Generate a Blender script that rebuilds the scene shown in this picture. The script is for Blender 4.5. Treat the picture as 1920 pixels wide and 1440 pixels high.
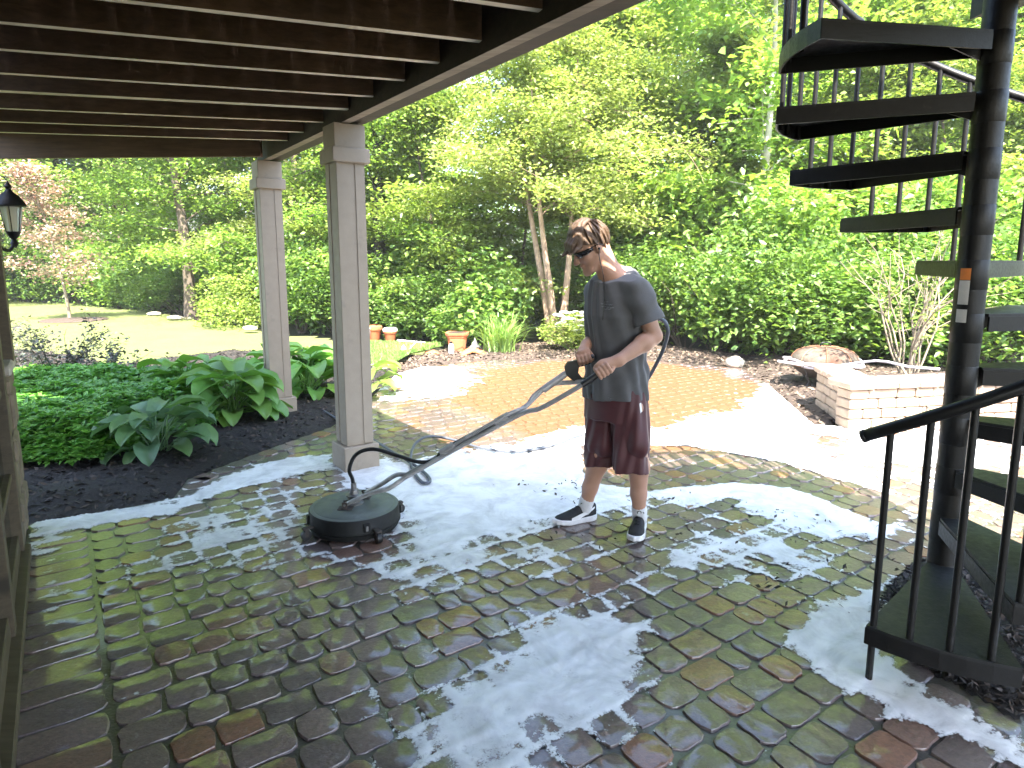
import bpy, math, random
import numpy as np
from mathutils import Vector, Matrix, Quaternion
from mathutils.bvhtree import BVHTree

S = bpy.context.scene
for o in list(bpy.data.objects):
    bpy.data.objects.remove(o)
C = S.collection

# ------------------------------------------------------------------ camera
FPX, PITCH, EYE = 1200.0, math.radians(8.5), 1.55
cam_d = bpy.data.cameras.new('camera')
cam = bpy.data.objects.new('camera', cam_d)
C.objects.link(cam)
cam.location = (0, 0, EYE)
cam.rotation_euler = (math.radians(90) - PITCH, 0, 0)
cam_d.sensor_width = 36.0
cam_d.lens = 36.0 * FPX / 1920.0
cam_d.shift_y = -(720 - (490 + FPX * math.tan(PITCH))) / 1920.0
cam_d.clip_start = 0.05
cam_d.clip_end = 600
S.camera = cam

# ------------------------------------------------------------------ sky and sun
SUN_EL = math.radians(56)
SUN_AZ = (0.20, -0.98)                      # horizontal direction towards the sun
w = bpy.data.worlds.new('World')
S.world = w
w.use_nodes = True
nt = w.node_tree
bg = nt.nodes['Background']
sky = nt.nodes.new('ShaderNodeTexSky')
sky.sky_type = 'NISHITA'
sky.sun_disc = False
sky.sun_elevation = SUN_EL
sky.sun_rotation = math.atan2(SUN_AZ[0], SUN_AZ[1])
sky.air_density = 1.0
sky.dust_density = 2.0
sky.ozone_density = 1.0
nt.links.new(sky.outputs[0], bg.inputs[0])
bg.inputs[1].default_value = 0.15
sl = bpy.data.lights.new('sun', 'SUN')
sl.energy = 4.3
sl.angle = math.radians(0.4)
sl.color = (1.0, 0.94, 0.84)
so = bpy.data.objects.new('sun', sl)
C.objects.link(so)
_h = math.hypot(*SUN_AZ)
TOSUN = Vector((SUN_AZ[0] / _h * math.cos(SUN_EL), SUN_AZ[1] / _h * math.cos(SUN_EL), math.sin(SUN_EL)))
so.rotation_euler = TOSUN.to_track_quat('Z', 'Y').to_euler()
so.location = TOSUN * 60

S.view_settings.view_transform = 'Standard'
S.view_settings.look = 'None'
S.view_settings.exposure = 3.0
S.view_settings.gamma = 1.0
S.view_settings.use_curve_mapping = False
S.render.engine = 'CYCLES'
S.cycles.max_bounces = 8
S.cycles.diffuse_bounces = 4
S.cycles.glossy_bounces = 3
S.cycles.transmission_bounces = 4
S.cycles.transparent_max_bounces = 8
S.cycles.use_denoising = True
S.cycles.caustics_reflective = False
S.cycles.caustics_refractive = False
S.cycles.sample_clamp_indirect = 6.0

# ------------------------------------------------------------------ layout helpers (photograph pixel -> place)
_cp, _sp = math.cos(PITCH), math.sin(PITCH)
_yc = 490 + FPX * math.tan(PITCH)


def ray(px, py):
    u, v = (px - 960) / FPX, (_yc - py) / FPX
    return (u, _cp + v * _sp, -_sp + v * _cp)


def G(px, py, z=0.0):
    d = ray(px, py)
    t = (z - EYE) / d[2]
    return Vector((d[0] * t, d[1] * t, z))


def D(px, py, Y):
    d = ray(px, py)
    t = Y / d[1]
    return Vector((d[0] * t, Y, EYE + d[2] * t))


B2 = Vector((-0.578, 0.816, 0)).normalized()      # along the deck beam, away from the camera
N2 = Vector((B2.y, -B2.x, 0))                     # across the deck, towards the garden
UP = Vector((0, 0, 1))
ANG = math.atan2(N2.y, N2.x)


# ------------------------------------------------------------------ mesh helpers
class MB:
    """collects shapes in world space, then becomes one mesh object"""

    def __init__(self):
        self.v, self.f, self.m = [], [], []

    def add(self, vs, fs, mi=0):
        o = len(self.v)
        self.v += [tuple(p) for p in vs]
        self.f += [tuple(i + o for i in f) for f in fs]
        self.m += [mi] * len(fs)
        return self

    def box(self, c, size, ax=None, mi=0, bev=0.0):
        """box centred at c; ax = (x axis, y axis, z axis)"""
        X, Y, Z = ax or (Vector((1, 0, 0)), Vector((0, 1, 0)), UP)
        c = Vector(c)
        hx, hy, hz = size[0] / 2, size[1] / 2, size[2] / 2
        if bev <= 0:
            vs = [c + X * (hx * a) + Y * (hy * b) + Z * (hz * d) for d in (-1, 1) for a, b in ((-1, -1), (1, -1), (1, 1), (-1, 1))]
            return self.add(vs, [(3, 2, 1, 0), (4, 5, 6, 7), (0, 1, 5, 4), (1, 2, 6, 5), (2, 3, 7, 6), (3, 0, 4, 7)], mi)
        b = min(bev, hx * .9, hy * .9, hz * .9)
        out = []
        for zz, e in ((-hz, b), (-hz + b, 0), (hz - b, 0), (hz, b)):
            x0, y0, q = hx - e, hy - e, b * .7
            for px, py in ((x0 - q, -y0), (x0, -y0 + q), (x0, y0 - q), (x0 - q, y0), (-x0 + q, y0), (-x0, y0 - q), (-x0, -y0 + q), (-x0 + q, -y0)):
                out.append(c + X * px + Y * py + Z * zz)
        fs = [tuple(reversed(range(8))), tuple(range(24, 32))]
        for k in range(3):
            for i in range(8):
                j = (i + 1) % 8
                fs.append((8 * k + i, 8 * k + j, 8 * k + 8 + j, 8 * k + 8 + i))
        return self.add(out, fs, mi)

    def tube(self, path, rad, seg=8, mi=0, cap=True, up=None):
        path = [Vector(p) for p in path]
        n = len(path)
        rad = [rad] * n if isinstance(rad, (int, float)) else rad
        vs, fs = [], []
        prev = None
        for i, p in enumerate(path):
            t = (path[min(i + 1, n - 1)] - path[max(i - 1, 0)]).normalized()
            if prev is None:
                a = Vector((0, 0, 1)) if abs(t.z) < .9 else Vector((1, 0, 0))
                u = t.cross(a).normalized()
            else:
                u = (prev - t * prev.dot(t)).normalized()
            prev = u
            w_ = t.cross(u)
            for k in range(seg):
                q = 2 * math.pi * k / seg
                vs.append(p + (u * math.cos(q) + w_ * math.sin(q)) * rad[i])
        for i in range(n - 1):
            for k in range(seg):
                j = (k + 1) % seg
                fs.append((i * seg + k, i * seg + j, (i + 1) * seg + j, (i + 1) * seg + k))
        if cap:
            fs.append(tuple(reversed(range(seg))))
            fs.append(tuple(range((n - 1) * seg, n * seg)))
        return self.add(vs, fs, mi)

    def lathe(self, c, prof, seg=24, mi=0, axis=None, cap=True):
        """prof: (radius, height) pairs bottom to top, about an upright axis at c"""
        c = Vector(c)
        Z = Vector(axis).normalized() if axis else UP
        X = Z.orthogonal().normalized()
        Y = Z.cross(X)
        vs, fs = [], []
        for r, z in prof:
            for k in range(seg):
                q = 2 * math.pi * k / seg
                vs.append(c + Z * z + (X * math.cos(q) + Y * math.sin(q)) * r)
        for i in range(len(prof) - 1):
            for k in range(seg):
                j = (k + 1) % seg
                fs.append((i * seg + k, i * seg + j, (i + 1) * seg + j, (i + 1) * seg + k))
        if cap:
            if prof[0][0] > 1e-4:
                fs.append(tuple(reversed(range(seg))))
            if prof[-1][0] > 1e-4:
                fs.append(tuple(range((len(prof) - 1) * seg, len(prof) * seg)))
        return self.add(vs, fs, mi)

    def prism(self, poly, z0, z1, mi=0):
        n = len(poly)
        ar = sum(poly[i][0] * poly[(i + 1) % n][1] - poly[(i + 1) % n][0] * poly[i][1] for i in range(n))
        if ar < 0:
            poly = list(reversed(poly))
        vs = [(p[0], p[1], z0) for p in poly] + [(p[0], p[1], z1) for p in poly]
        fs = [tuple(reversed(range(n))), tuple(range(n, 2 * n))]
        fs += [(i, (i + 1) % n, n + (i + 1) % n, n + i) for i in range(n)]
        return self.add(vs, fs, mi)

    def build(self, name, mat, parent=None, smooth=False, org=None):
        """org: where the object's own origin lies when it is top-level"""
        me = bpy.data.meshes.new(name)
        off = world_loc(parent) if parent is not None else Vector(org or (0, 0, 0))
        me.from_pydata([(p[0] - off.x, p[1] - off.y, p[2] - off.z) for p in self.v], [], self.f)
        mats = mat if isinstance(mat, (list, tuple)) else [mat]
        for m_ in mats:
            me.materials.append(m_)
        if len(mats) > 1:
            me.polygons.foreach_set('material_index', self.m)
        if smooth is True:
            me.polygons.foreach_set('use_smooth', [True] * len(me.polygons))
        elif smooth:
            me.polygons.foreach_set('use_smooth', [True] * len(me.polygons))
            try:
                me.set_sharp_from_angle(angle=math.radians(smooth))
            except Exception:
                pass
        me.update()
        o = bpy.data.objects.new(name, me)
        C.objects.link(o)
        if parent is not None:
            o.parent = parent
        else:
            o.location = off
        return o


def world_loc(o):
    v = Vector((0, 0, 0))
    while o is not None:
        v += o.location
        o = o.parent
    return v


def np_mesh(name, verts, faces, mat, smooth=False):
    """verts (n,3), faces (m,k) arrays -> mesh data"""
    me = bpy.data.meshes.new(name)
    verts = np.asarray(verts, np.float32)
    faces = np.asarray(faces, np.int32)
    k = faces.shape[1]
    me.vertices.add(len(verts))
    me.vertices.foreach_set('co', verts.ravel())
    me.loops.add(faces.size)
    me.loops.foreach_set('vertex_index', faces.ravel())
    me.polygons.add(len(faces))
    me.polygons.foreach_set('loop_start', np.arange(0, faces.size, k, dtype=np.int32))
    me.polygons.foreach_set('loop_total', np.full(len(faces), k, np.int32))
    if smooth:
        me.polygons.foreach_set('use_smooth', np.ones(len(faces), bool))
    me.update(calc_edges=True)
    for m_ in (mat if isinstance(mat, (list, tuple)) else [mat]):
        me.materials.append(m_)
    return me


def ob(name, me, parent=None, loc=(0, 0, 0), rot=(0, 0, 0), scale=None):
    o = bpy.data.objects.new(name, me)
    C.objects.link(o)
    o.parent = parent
    o.location = loc
    o.rotation_euler = rot
    if scale is not None:
        o.scale = (scale,) * 3 if isinstance(scale, (int, float)) else scale
    return o


def tag(o, label=None, cat=None, group=None, kind=None):
    if label:
        o['label'] = label
    if cat:
        o['category'] = cat
    if group:
        o['group'] = group
    if kind:
        o['kind'] = kind
    return o


def thing(name, label, cat, loc=(0, 0, 0), group=None, rz=0.0):
    o = bpy.data.objects.new(name, None)
    o.empty_display_size = .1
    C.objects.link(o)
    o.location = loc
    o.rotation_euler = (0, 0, rz)
    return tag(o, label, cat, group)


def smooth_path(pts, n=8):
    """Catmull-Rom through the points"""
    P = [Vector(p) for p in pts]
    P = [P[0] * 2 - P[1]] + P + [P[-1] * 2 - P[-2]]
    out = []
    for i in range(1, len(P) - 2):
        a, b, c, d = P[i - 1:i + 3]
        for k in range(n):
            t = k / n
            out.append(.5 * ((2 * b) + (c - a) * t + (2 * a - 5 * b + 4 * c - d) * t * t + (3 * b - a - 3 * c + d) * t ** 3))
    out.append(P[-2])
    return out


# ------------------------------------------------------------------ numpy noise
_rt = np.random.RandomState(5).rand(65536).astype(np.float32)


def vnoise(x, y, seed=0):
    xi, yi = np.floor(x).astype(np.int64), np.floor(y).astype(np.int64)
    fx, fy = x - xi, y - yi
    fx, fy = fx * fx * (3 - 2 * fx), fy * fy * (3 - 2 * fy)

    def hsh(a, b):
        return _rt[((a * 7919 + b * 104729 + seed * 1299721) ^ (a * 31 + b * 17 * seed)) & 65535]
    return (hsh(xi, yi) * (1 - fx) + hsh(xi + 1, yi) * fx) * (1 - fy) + (hsh(xi, yi + 1) * (1 - fx) + hsh(xi + 1, yi + 1) * fx) * fy


def fbm(x, y, oct=4, seed=0):
    s, a, t = 0, .5, 0
    for i in range(oct):
        s = s + a * vnoise(x, y, seed + i * 13)
        t += a
        x, y, a = x * 2.03 + 3.1, y * 2.03 + 1.7, a * .5
    return s / t


def poly_sd(poly, x, y):
    """signed distance, positive inside"""
    d = np.full(x.shape, 1e9)
    inside = np.zeros(x.shape, bool)
    n = len(poly)
    for i in range(n):
        ax, ay = poly[i][0], poly[i][1]
        bx, by = poly[(i + 1) % n][0], poly[(i + 1) % n][1]
        ex, ey = bx - ax, by - ay
        t = np.clip(((x - ax) * ex + (y - ay) * ey) / (ex * ex + ey * ey + 1e-12), 0, 1)
        d = np.minimum(d, (x - ax - t * ex) ** 2 + (y - ay - t * ey) ** 2)
        c = (ay > y) != (by > y)
        with np.errstate(divide='ignore', invalid='ignore'):
            inside ^= c & (x < (bx - ax) * (y - ay) / (by - ay + 1e-12) + ax)
    d = np.sqrt(d)
    return np.where(inside, d, -d)


# ------------------------------------------------------------------ material helpers
class NT:
    def __init__(self, name):
        self.m = bpy.data.materials.new(name)
        self.m.use_nodes = True
        self.t = self.m.node_tree
        self.p = self.t.nodes['Principled BSDF']
        self.out = self.t.nodes['Material Output']

    def n(self, typ, **kw):
        nd = self.t.nodes.new('ShaderNode' + typ)
        for k, v in kw.items():
            if hasattr(nd, k) and k not in nd.inputs:
                setattr(nd, k, v)
            else:
                nd.inputs[k].default_value = v
        return nd

    def l(self, a, b):
        self.t.links.new(a, b)

    def coord(self, kind='pos'):
        if kind == 'pos':
            return self.n('NewGeometry').outputs['Position']
        return self.n('TexCoord').outputs['Object']

    def noise(self, vec, scale, detail=4, rough=.55, dist=0.0):
        nd = self.n('TexNoise')
        nd.inputs['Scale'].default_value = scale
        nd.inputs['Detail'].default_value = detail
        nd.inputs['Roughness'].default_value = rough
        nd.inputs['Distortion'].default_value = dist
        if vec is not None:
            self.l(vec, nd.inputs['Vector'])
        return nd.outputs['Fac']

    def ramp(self, fac, stops, interp='LINEAR'):
        nd = self.n('ValToRGB')
        cr = nd.color_ramp
        cr.interpolation = interp
        while len(cr.elements) < len(stops):
            cr.elements.new(.5)
        for e, (p, c) in zip(cr.elements, stops):
            e.position = p
            e.color = (c, c, c, 1) if isinstance(c, (int, float)) else (*c, 1)
        self.l(fac, nd.inputs[0])
        return nd.outputs[0]

    def mix(self, fac, a, b, mode='MIX'):
        nd = self.n('MixRGB', blend_type=mode)
        for i, s in ((0, fac), (1, a), (2, b)):
            if isinstance(s, (int, float)):
                nd.inputs[i].default_value = s if i == 0 else (s, s, s, 1)
            elif isinstance(s, tuple):
                nd.inputs[i].default_value = (*s, 1)
            else:
                self.l(s, nd.inputs[i])
        return nd.outputs[0]

    def math(self, op, a, b=None, c=None, clamp=False):
        nd = self.n('Math', operation=op, use_clamp=clamp)
        for i, s in enumerate((a, b, c)):
            if s is None:
                continue
            if isinstance(s, (int, float)):
                nd.inputs[i].default_value = s
            else:
                self.l(s, nd.inputs[i])
        return nd.outputs[0]

    def bump(self, h, strength=.3, dist=.01, normal=None):
        nd = self.n('Bump')
        nd.inputs['Strength'].default_value = strength
        nd.inputs['Distance'].default_value = dist
        self.l(h, nd.inputs['Height'])
        if normal is not None:
            self.l(normal, nd.inputs['Normal'])
        return nd.outputs[0]

    def set(self, **kw):
        names = dict(color='Base Color', rough='Roughness', metal='Metallic', normal='Normal', coat='Coat Weight',
                     coat_rough='Coat Roughness', coat_normal='Coat Normal', spec='Specular IOR Level', alpha='Alpha',
                     trans='Transmission Weight', ior='IOR', sheen='Sheen Weight')
        for k, v in kw.items():
            i = self.p.inputs[names[k]]
            if isinstance(v, (int, float)):
                i.default_value = v
            elif isinstance(v, tuple):
                i.default_value = (*v, 1)
            else:
                self.l(v, i)
        return self.m


def simple(name, col, rough=.6, var=.25, scale=20, bump=.15, bscale=60, metal=0.0, coat=0.0, kind='obj', spec=.5, wear=None):
    """one colour with mottling, fine relief and optional worn patches"""
    n = NT(name)
    v = n.coord(kind)
    f = n.noise(v, scale, 5)
    c = n.mix(n.ramp(f, [(.25, 0.), (.75, 1.)]), tuple(x * (1 - var) for x in col), tuple(min(1, x * (1 + var)) for x in col))
    if wear:
        wf = n.ramp(n.noise(v, scale * .37, 6, .65), [(wear[1], 0.), (wear[1] + .12, 1.)])
        c = n.mix(wf, c, wear[0])
    r = n.ramp(n.noise(v, scale * 1.7, 3), [(.2, max(.02, rough - .12)), (.8, min(1, rough + .12))])
    n.set(color=c, rough=r, metal=metal, coat=coat, spec=spec)
    if bump:
        n.set(normal=n.bump(n.noise(v, bscale, 4), bump, .004))
    return n.m
# ================================================================== materials of the setting
def mat_paver(name, island):
    n = NT(name)
    pos = n.coord('pos')
    if island:
        rnd = n.n('NewGeometry').outputs['Random Per Island']
    else:
        rnd = n.n('ObjectInfo').outputs['Random']
    col = n.ramp(rnd, [(0.0, (.125, .108, .090)), (.16, (.155, .132, .112)), (.32, (.105, .096, .09)), (.48, (.165, .115, .082)), (.62, (.140, .124, .112)),
                       (.76, (.195, .112, .066)), (.84, (.115, .104, .096)), (1.0, (.16, .14, .122))], 'CONSTANT')
    fine = n.noise(pos, 55, 6, .65)
    col = n.mix(.75, col, n.ramp(fine, [(.25, .45), (.75, 1.5)]), 'MULTIPLY')
    col = n.mix(1.0, col, (1.10, .88, .88), 'MULTIPLY')
    # sandy silt still lying on the far part that has not been rinsed
    big = n.noise(pos, 1.1, 4, .6, .6)
    sep = n.n('SeparateXYZ')
    n.l(pos, sep.inputs[0])
    # smooth elliptical zone with a wandering edge
    dx = n.math('DIVIDE', n.math('SUBTRACT', sep.outputs[0], 1.25), 2.05)
    dy = n.math('DIVIDE', n.math('SUBTRACT', sep.outputs[1], 7.6), 2.75)
    q = n.math('ADD', n.math('MULTIPLY', dx, dx), n.math('MULTIPLY', dy, dy))
    q = n.math('ADD', q, n.math('MULTIPLY', n.math('SUBTRACT', big, .5), 1.1))
    silt = n.ramp(q, [(.75, 1.), (.92, 0.)])
    col = n.mix(silt, col, n.mix(fine, (.095, .044, .018), (.165, .084, .036)))
    # dry washed stone beyond the silt, near the left bed
    far = n.ramp(n.math('ADD', sep.outputs[1], n.math('MULTIPLY', big, 1.2)), [(.5, 0.), (.52, 1.)])
    moss = n.ramp(n.noise(pos, 2.3, 5, .6, .4), [(.62, 0.), (.74, .3)])
    col = n.mix(moss, col, (.11, .105, .05))
    film = n.math('MULTIPLY', n.ramp(n.noise(pos, 2.1, 3, .5, .5), [(.42, 0.), (.6, 1.)]), n.ramp(n.noise(pos, 19, 10, .78, .25), [(.56, 0.), (.66, .45)]))
    film = n.mix(silt, film, 0.0)
    col = n.mix(film, col, (.46, .46, .44))
    wet = n.ramp(n.noise(pos, 1.7, 4, .6, .8), [(.22, .55), (.40, 1.)])
    wet = n.mix(silt, wet, 0.15)
    rough = n.mix(wet, .62, .28)
    bmp = n.bump(n.noise(pos, 40, 7, .75), .75, .010)
    bmp = n.bump(n.noise(pos, 170, 3, .6), .25, .003, bmp)
    rip = n.bump(n.noise(pos, 20, 5, .65, .8), .10, .005)
    n.set(color=col, rough=rough, normal=bmp, coat=wet, coat_rough=.05, coat_normal=rip)
    n.p.inputs['Coat IOR'].default_value = 1.55
    return n.m


M_paver = mat_paver('wet_paver', False)
M_paver_far = mat_paver('wet_paver_field', True)


def mat_joint():
    n = NT('wet_joint_sand')
    pos = n.coord('pos')
    c = n.mix(n.noise(pos, 40, 5), (.035, .031, .024), (.11, .10, .078))
    sep = n.n('SeparateXYZ')
    n.l(pos, sep.inputs[0])
    dx = n.math('DIVIDE', n.math('SUBTRACT', sep.outputs[0], 1.25), 2.05)
    dy = n.math('DIVIDE', n.math('SUBTRACT', sep.outputs[1], 7.6), 2.75)
    q = n.math('ADD', n.math('ADD', n.math('MULTIPLY', dx, dx), n.math('MULTIPLY', dy, dy)), n.math('MULTIPLY', n.math('SUBTRACT', n.noise(pos, 1.1, 4, .6, .6), .5), 1.1))
    c = n.mix(n.ramp(q, [(.75, .85), (.92, 0.)]), c, (.12, .06, .026))
    n.set(color=c, rough=.3, coat=.6, coat_rough=.08, normal=n.bump(n.noise(pos, 90, 4), .5, .006))
    return n.m


M_joint = mat_joint()


def mat_foam():
    n = NT('soap_foam')
    pos = n.coord('pos')
    at = n.n('Attribute', attribute_name='dens')
    fine = n.noise(pos, 70, 5, .65, 1.2)
    web = n.n('TexVoronoi', feature='DISTANCE_TO_EDGE')
    web.inputs['Scale'].default_value = 26
    n.l(pos, web.inputs['Vector'])
    e = n.math('ADD', at.outputs['Fac'], n.math('MULTIPLY', n.math('SUBTRACT', fine, .5), .8))
    e = n.math('SUBTRACT', e, n.math('MULTIPLY', web.outputs['Distance'], .30))
    a = n.ramp(e, [(.0, 0.), (.07, .7), (.22, .97)])
    a = n.math('MULTIPLY', a, n.ramp(n.noise(pos, 4.5, 7, .68, .6), [(.34, .70), (.56, 1.)]))
    c = n.mix(n.noise(pos, 8, 5, .6), (.68, .68, .67), (.88, .89, .90))
    c = n.mix(n.ramp(n.noise(pos, 2.3, 4), [(.5, 0.), (.75, .5)]), c, (.54, .53, .48))
    n.set(color=c, rough=.35, normal=n.bump(n.noise(pos, 120, 4, .7), .35, .004), alpha=a, spec=.4)
    return n.m


M_foam = mat_foam()


def mat_mulch(name, a, b):
    n = NT(name)
    pos = n.coord('pos')
    f = n.noise(pos, 45, 6, .7)
    n.set(color=n.mix(n.ramp(f, [(.3, 0.), (.7, 1.)]), a, b), rough=.85, normal=n.bump(n.noise(pos, 60, 6, .75), 1.0, .03))
    return n.m


M_mulch = mat_mulch('dark_mulch', (.008, .0065, .006), (.032, .025, .02))
M_mulch_brown = mat_mulch('brown_mulch', (.035, .024, .018), (.12, .085, .065))
M_chip = None


def mat_chip(name, cols):
    n = NT(name)
    r = n.n('NewGeometry').outputs['Random Per Island']
    n.set(color=n.ramp(r, [(i / (len(cols) - 1), c) for i, c in enumerate(cols)]), rough=.8)
    return n.m


M_chip = mat_chip('mulch_chip', [(.008, .007, .006), (.02, .016, .013), (.035, .027, .022), (.06, .045, .035), (.015, .012, .01), (.10, .07, .05)])
M_chip_brown = mat_chip('brown_chip', [(.03, .02, .015), (.10, .07, .05), (.17, .12, .085), (.06, .045, .035), (.28, .21, .14)])


def mat_lawn():
    n = NT('lawn_turf')
    pos = n.coord('pos')
    c = n.mix(n.ramp(n.noise(pos, 1.3, 5, .6), [(.3, 0.), (.7, 1.)]), (.10, .145, .03), (.16, .19, .05))
    c = n.mix(n.ramp(n.noise(pos, 22, 5, .7), [(.35, 0.), (.7, .7)]), c, (.17, .17, .06))
    n.set(color=c, rough=.8, normal=n.bump(n.noise(pos, 50, 5, .7), .9, .03))
    return n.m


M_lawn = mat_lawn()
M_floor = mat_mulch('woodland_floor', (.02, .022, .009), (.055, .055, .024))

# ================================================================== ground
GX = np.linspace(-110, 110, 111)
GY = np.linspace(-30, 190, 111)
gx, gy = np.meshgrid(GX, GY)
gz = -.07 + .1 * np.clip(gy - 34, 0, None) + .5 * (fbm(gx * .05, gy * .05, 3, 3) - .5) * np.clip((gy - 14) / 10, 0, 1) * 2
gv = np.stack([gx.ravel(), gy.ravel(), gz.ravel()], 1)
idx = np.arange(111 * 111).reshape(111, 111)
gf = np.stack([idx[:-1, :-1].ravel(), idx[:-1, 1:].ravel(), idx[1:, 1:].ravel(), idx[1:, :-1].ravel()], 1)
tag(ob('ground', np_mesh('ground', gv, gf, M_floor, True)), kind='structure')


def field(name, poly, step, zfun, mat, parent=None, kind=None, smooth=True):
    """a heightfield filling a ground polygon"""
    xs = np.arange(min(p[0] for p in poly) - step, max(p[0] for p in poly) + step, step)
    ys = np.arange(min(p[1] for p in poly) - step, max(p[1] for p in poly) + step, step)
    x, y = np.meshgrid(xs, ys)
    sd = poly_sd(poly, x, y)
    z = zfun(x, y, sd)
    ok = sd > -step * .5
    cell = ok[:-1, :-1] & ok[:-1, 1:] & ok[1:, 1:] & ok[1:, :-1]
    id_ = np.arange(x.size).reshape(x.shape)
    f = np.stack([id_[:-1, :-1][cell], id_[:-1, 1:][cell], id_[1:, 1:][cell], id_[1:, :-1][cell]], 1)
    used = np.unique(f)
    mp = np.zeros(x.size, np.int64)
    mp[used] = np.arange(len(used))
    v = np.stack([x.ravel(), y.ravel(), z.ravel()], 1)[used]
    o = ob(name, np_mesh(name, v, mp[f], mat, smooth), parent)
    if kind:
        o['kind'] = kind
    return o


def g2(px, py):
    p = G(px, py)
    return (p.x, p.y)


WC = G(50, 985)                                   # ground point of the house corner
EDGE = [g2(*p) for p in ((60, 980), (200, 957), (325, 932), (352, 897), (500, 842), (620, 800), (690, 752), (715, 725), (745, 700),
                         (800, 686), (900, 676), (1060, 671), (1230, 676), (1390, 688), (1440, 720), (1528, 797), (1600, 800))]
WALL_END = WC - B2 * 4.6
PATIO = EDGE + [(5.4, 6.15), (7.5, 6.0), (7.5, 1.0), (-.3, 1.0), (WC.x - B2.x * 2.9, WC.y - B2.y * 2.9), (WC.x, WC.y)]
BED_L = [g2(*p) for p in ((60, 980), (200, 957), (325, 932), (352, 897), (500, 842), (620, 800), (690, 752), (715, 725), (745, 700), (735, 684), (700, 672),
                          (640, 672), (560, 662), (440, 655), (330, 668), (230, 682), (120, 660), (0, 650), (-120, 655), (-120, 990))]
BED_B = [g2(*p) for p in ((745, 700), (800, 686), (900, 676), (1060, 671), (1230, 676), (1390, 688), (1400, 664), (1250, 650), (1100, 640), (980, 644), (900, 650), (830, 655), (770, 668), (738, 690))]
BED_R = [g2(*p) for p in ((1390, 688), (1440, 720), (1528, 797), (1560, 790), (1700, 770), (2100, 770), (2100, 690), (1700, 690), (1500, 672), (1400, 664))]
LAWN = [g2(*p) for p in ((-300, 566), (0, 572), (130, 578), (300, 592), (480, 622), (600, 638), (690, 644), (760, 649), (835, 655), (770, 670), (735, 688), (660, 690), (540, 690),
                         (200, 720), (-300, 720))]
STAIR_PIT = [g2(*p) for p in ((1640, 1150), (1665, 1095), (1720, 1050), (1850, 1040), (2000, 1080), (2100, 1330), (1900, 1345), (1800, 1285), (1700, 1240))]

lawn = field('lawn', LAWN, .35, lambda x, y, s: -.01 + .06 * (fbm(x * .2, y * .2, 3, 9) - .5) + .012 * np.clip(y - 8, 0, 30), M_lawn, kind='structure')
mulch_z = lambda x, y, s: -.02 + .07 * np.clip(s / .35, 0, 1) + .05 * (fbm(x * 5, y * 5, 4, 21) - .5) * np.clip(s / .1, 0, 1)
tag(field('mulch_bed', BED_L, .04, mulch_z, M_mulch), kind='structure')
tag(field('mulch_bed', BED_B, .06, mulch_z, M_mulch_brown), kind='structure')
tag(field('mulch_bed', BED_R, .06, mulch_z, M_mulch_brown), kind='structure')
tag(field('soil', STAIR_PIT, .02, lambda x, y, s: -.008 + .05 * np.clip(s / .25, 0, 1) + .07 * (fbm(x * 9, y * 9, 5, 31) - .5) * np.clip(s / .05, 0, 1), M_mulch), kind='structure')


def chips(name, poly, n, zf, mat, size, seed, keep=None):
    r = np.random.RandomState(seed)
    xs = [p[0] for p in poly]
    ys = [p[1] for p in poly]
    x = r.uniform(min(xs), max(xs), n * 4)
    y = r.uniform(min(ys), max(ys), n * 4)
    s = poly_sd(poly, x, y)
    m = s > .0
    if keep is not None:
        m &= keep(x, y)
    x, y, s = x[m][:n], y[m][:n], s[m][:n]
    k = len(x)
    z = zf(x, y, s) + .006
    a = r.uniform(0, 6.28, k)
    L = size * r.uniform(.5, 1.6, k)
    W = L * r.uniform(.18, .5, k)
    tl = r.uniform(-.6, .6, (k, 2))
    dx, dy = np.cos(a), np.sin(a)
    c = np.stack([x, y, z], 1)
    ex = np.stack([dx, dy, tl[:, 0]], 1) * L[:, None]
    ey = np.stack([-dy, dx, tl[:, 1]], 1) * W[:, None]
    ez = np.array([0, 0, .004])
    v = np.stack([c - ex, c + ey * .9 + ez, c + ex, c - ey - ez * .5], 1).reshape(-1, 3)
    f = np.arange(4 * k).reshape(k, 4)
    f = np.concatenate([f[:, [0, 1, 2]], f[:, [0, 2, 3]]])
    return tag(ob(name, np_mesh(name, v, f, mat)), kind='stuff')


tag(chips('mulch_chips', BED_L, 16000, mulch_z, M_chip, .022, 1), 'dark shredded mulch lying in the bed left of the patio', 'mulch')
tag(chips('mulch_chips', BED_B, 6000, mulch_z, M_chip_brown, .03, 2), 'brown wood chips in the bed behind the patio', 'mulch')
tag(chips('mulch_chips', BED_R, 5000, mulch_z, M_chip_brown, .03, 3), 'brown wood chips around the fire pit', 'mulch')
tag(chips('soil_crumbs', STAIR_PIT, 3500, lambda x, y, s: .0 + .05 * np.clip(s / .25, 0, 1), M_chip, .016, 4), 'wet dark soil crumbs under the spiral staircase', 'soil')

# ================================================================== patio of tumbled pavers
patio = MB().prism([(p[0], p[1]) for p in PATIO], -.09, -.008).build('patio', M_joint)
patio['kind'] = 'structure'

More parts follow.
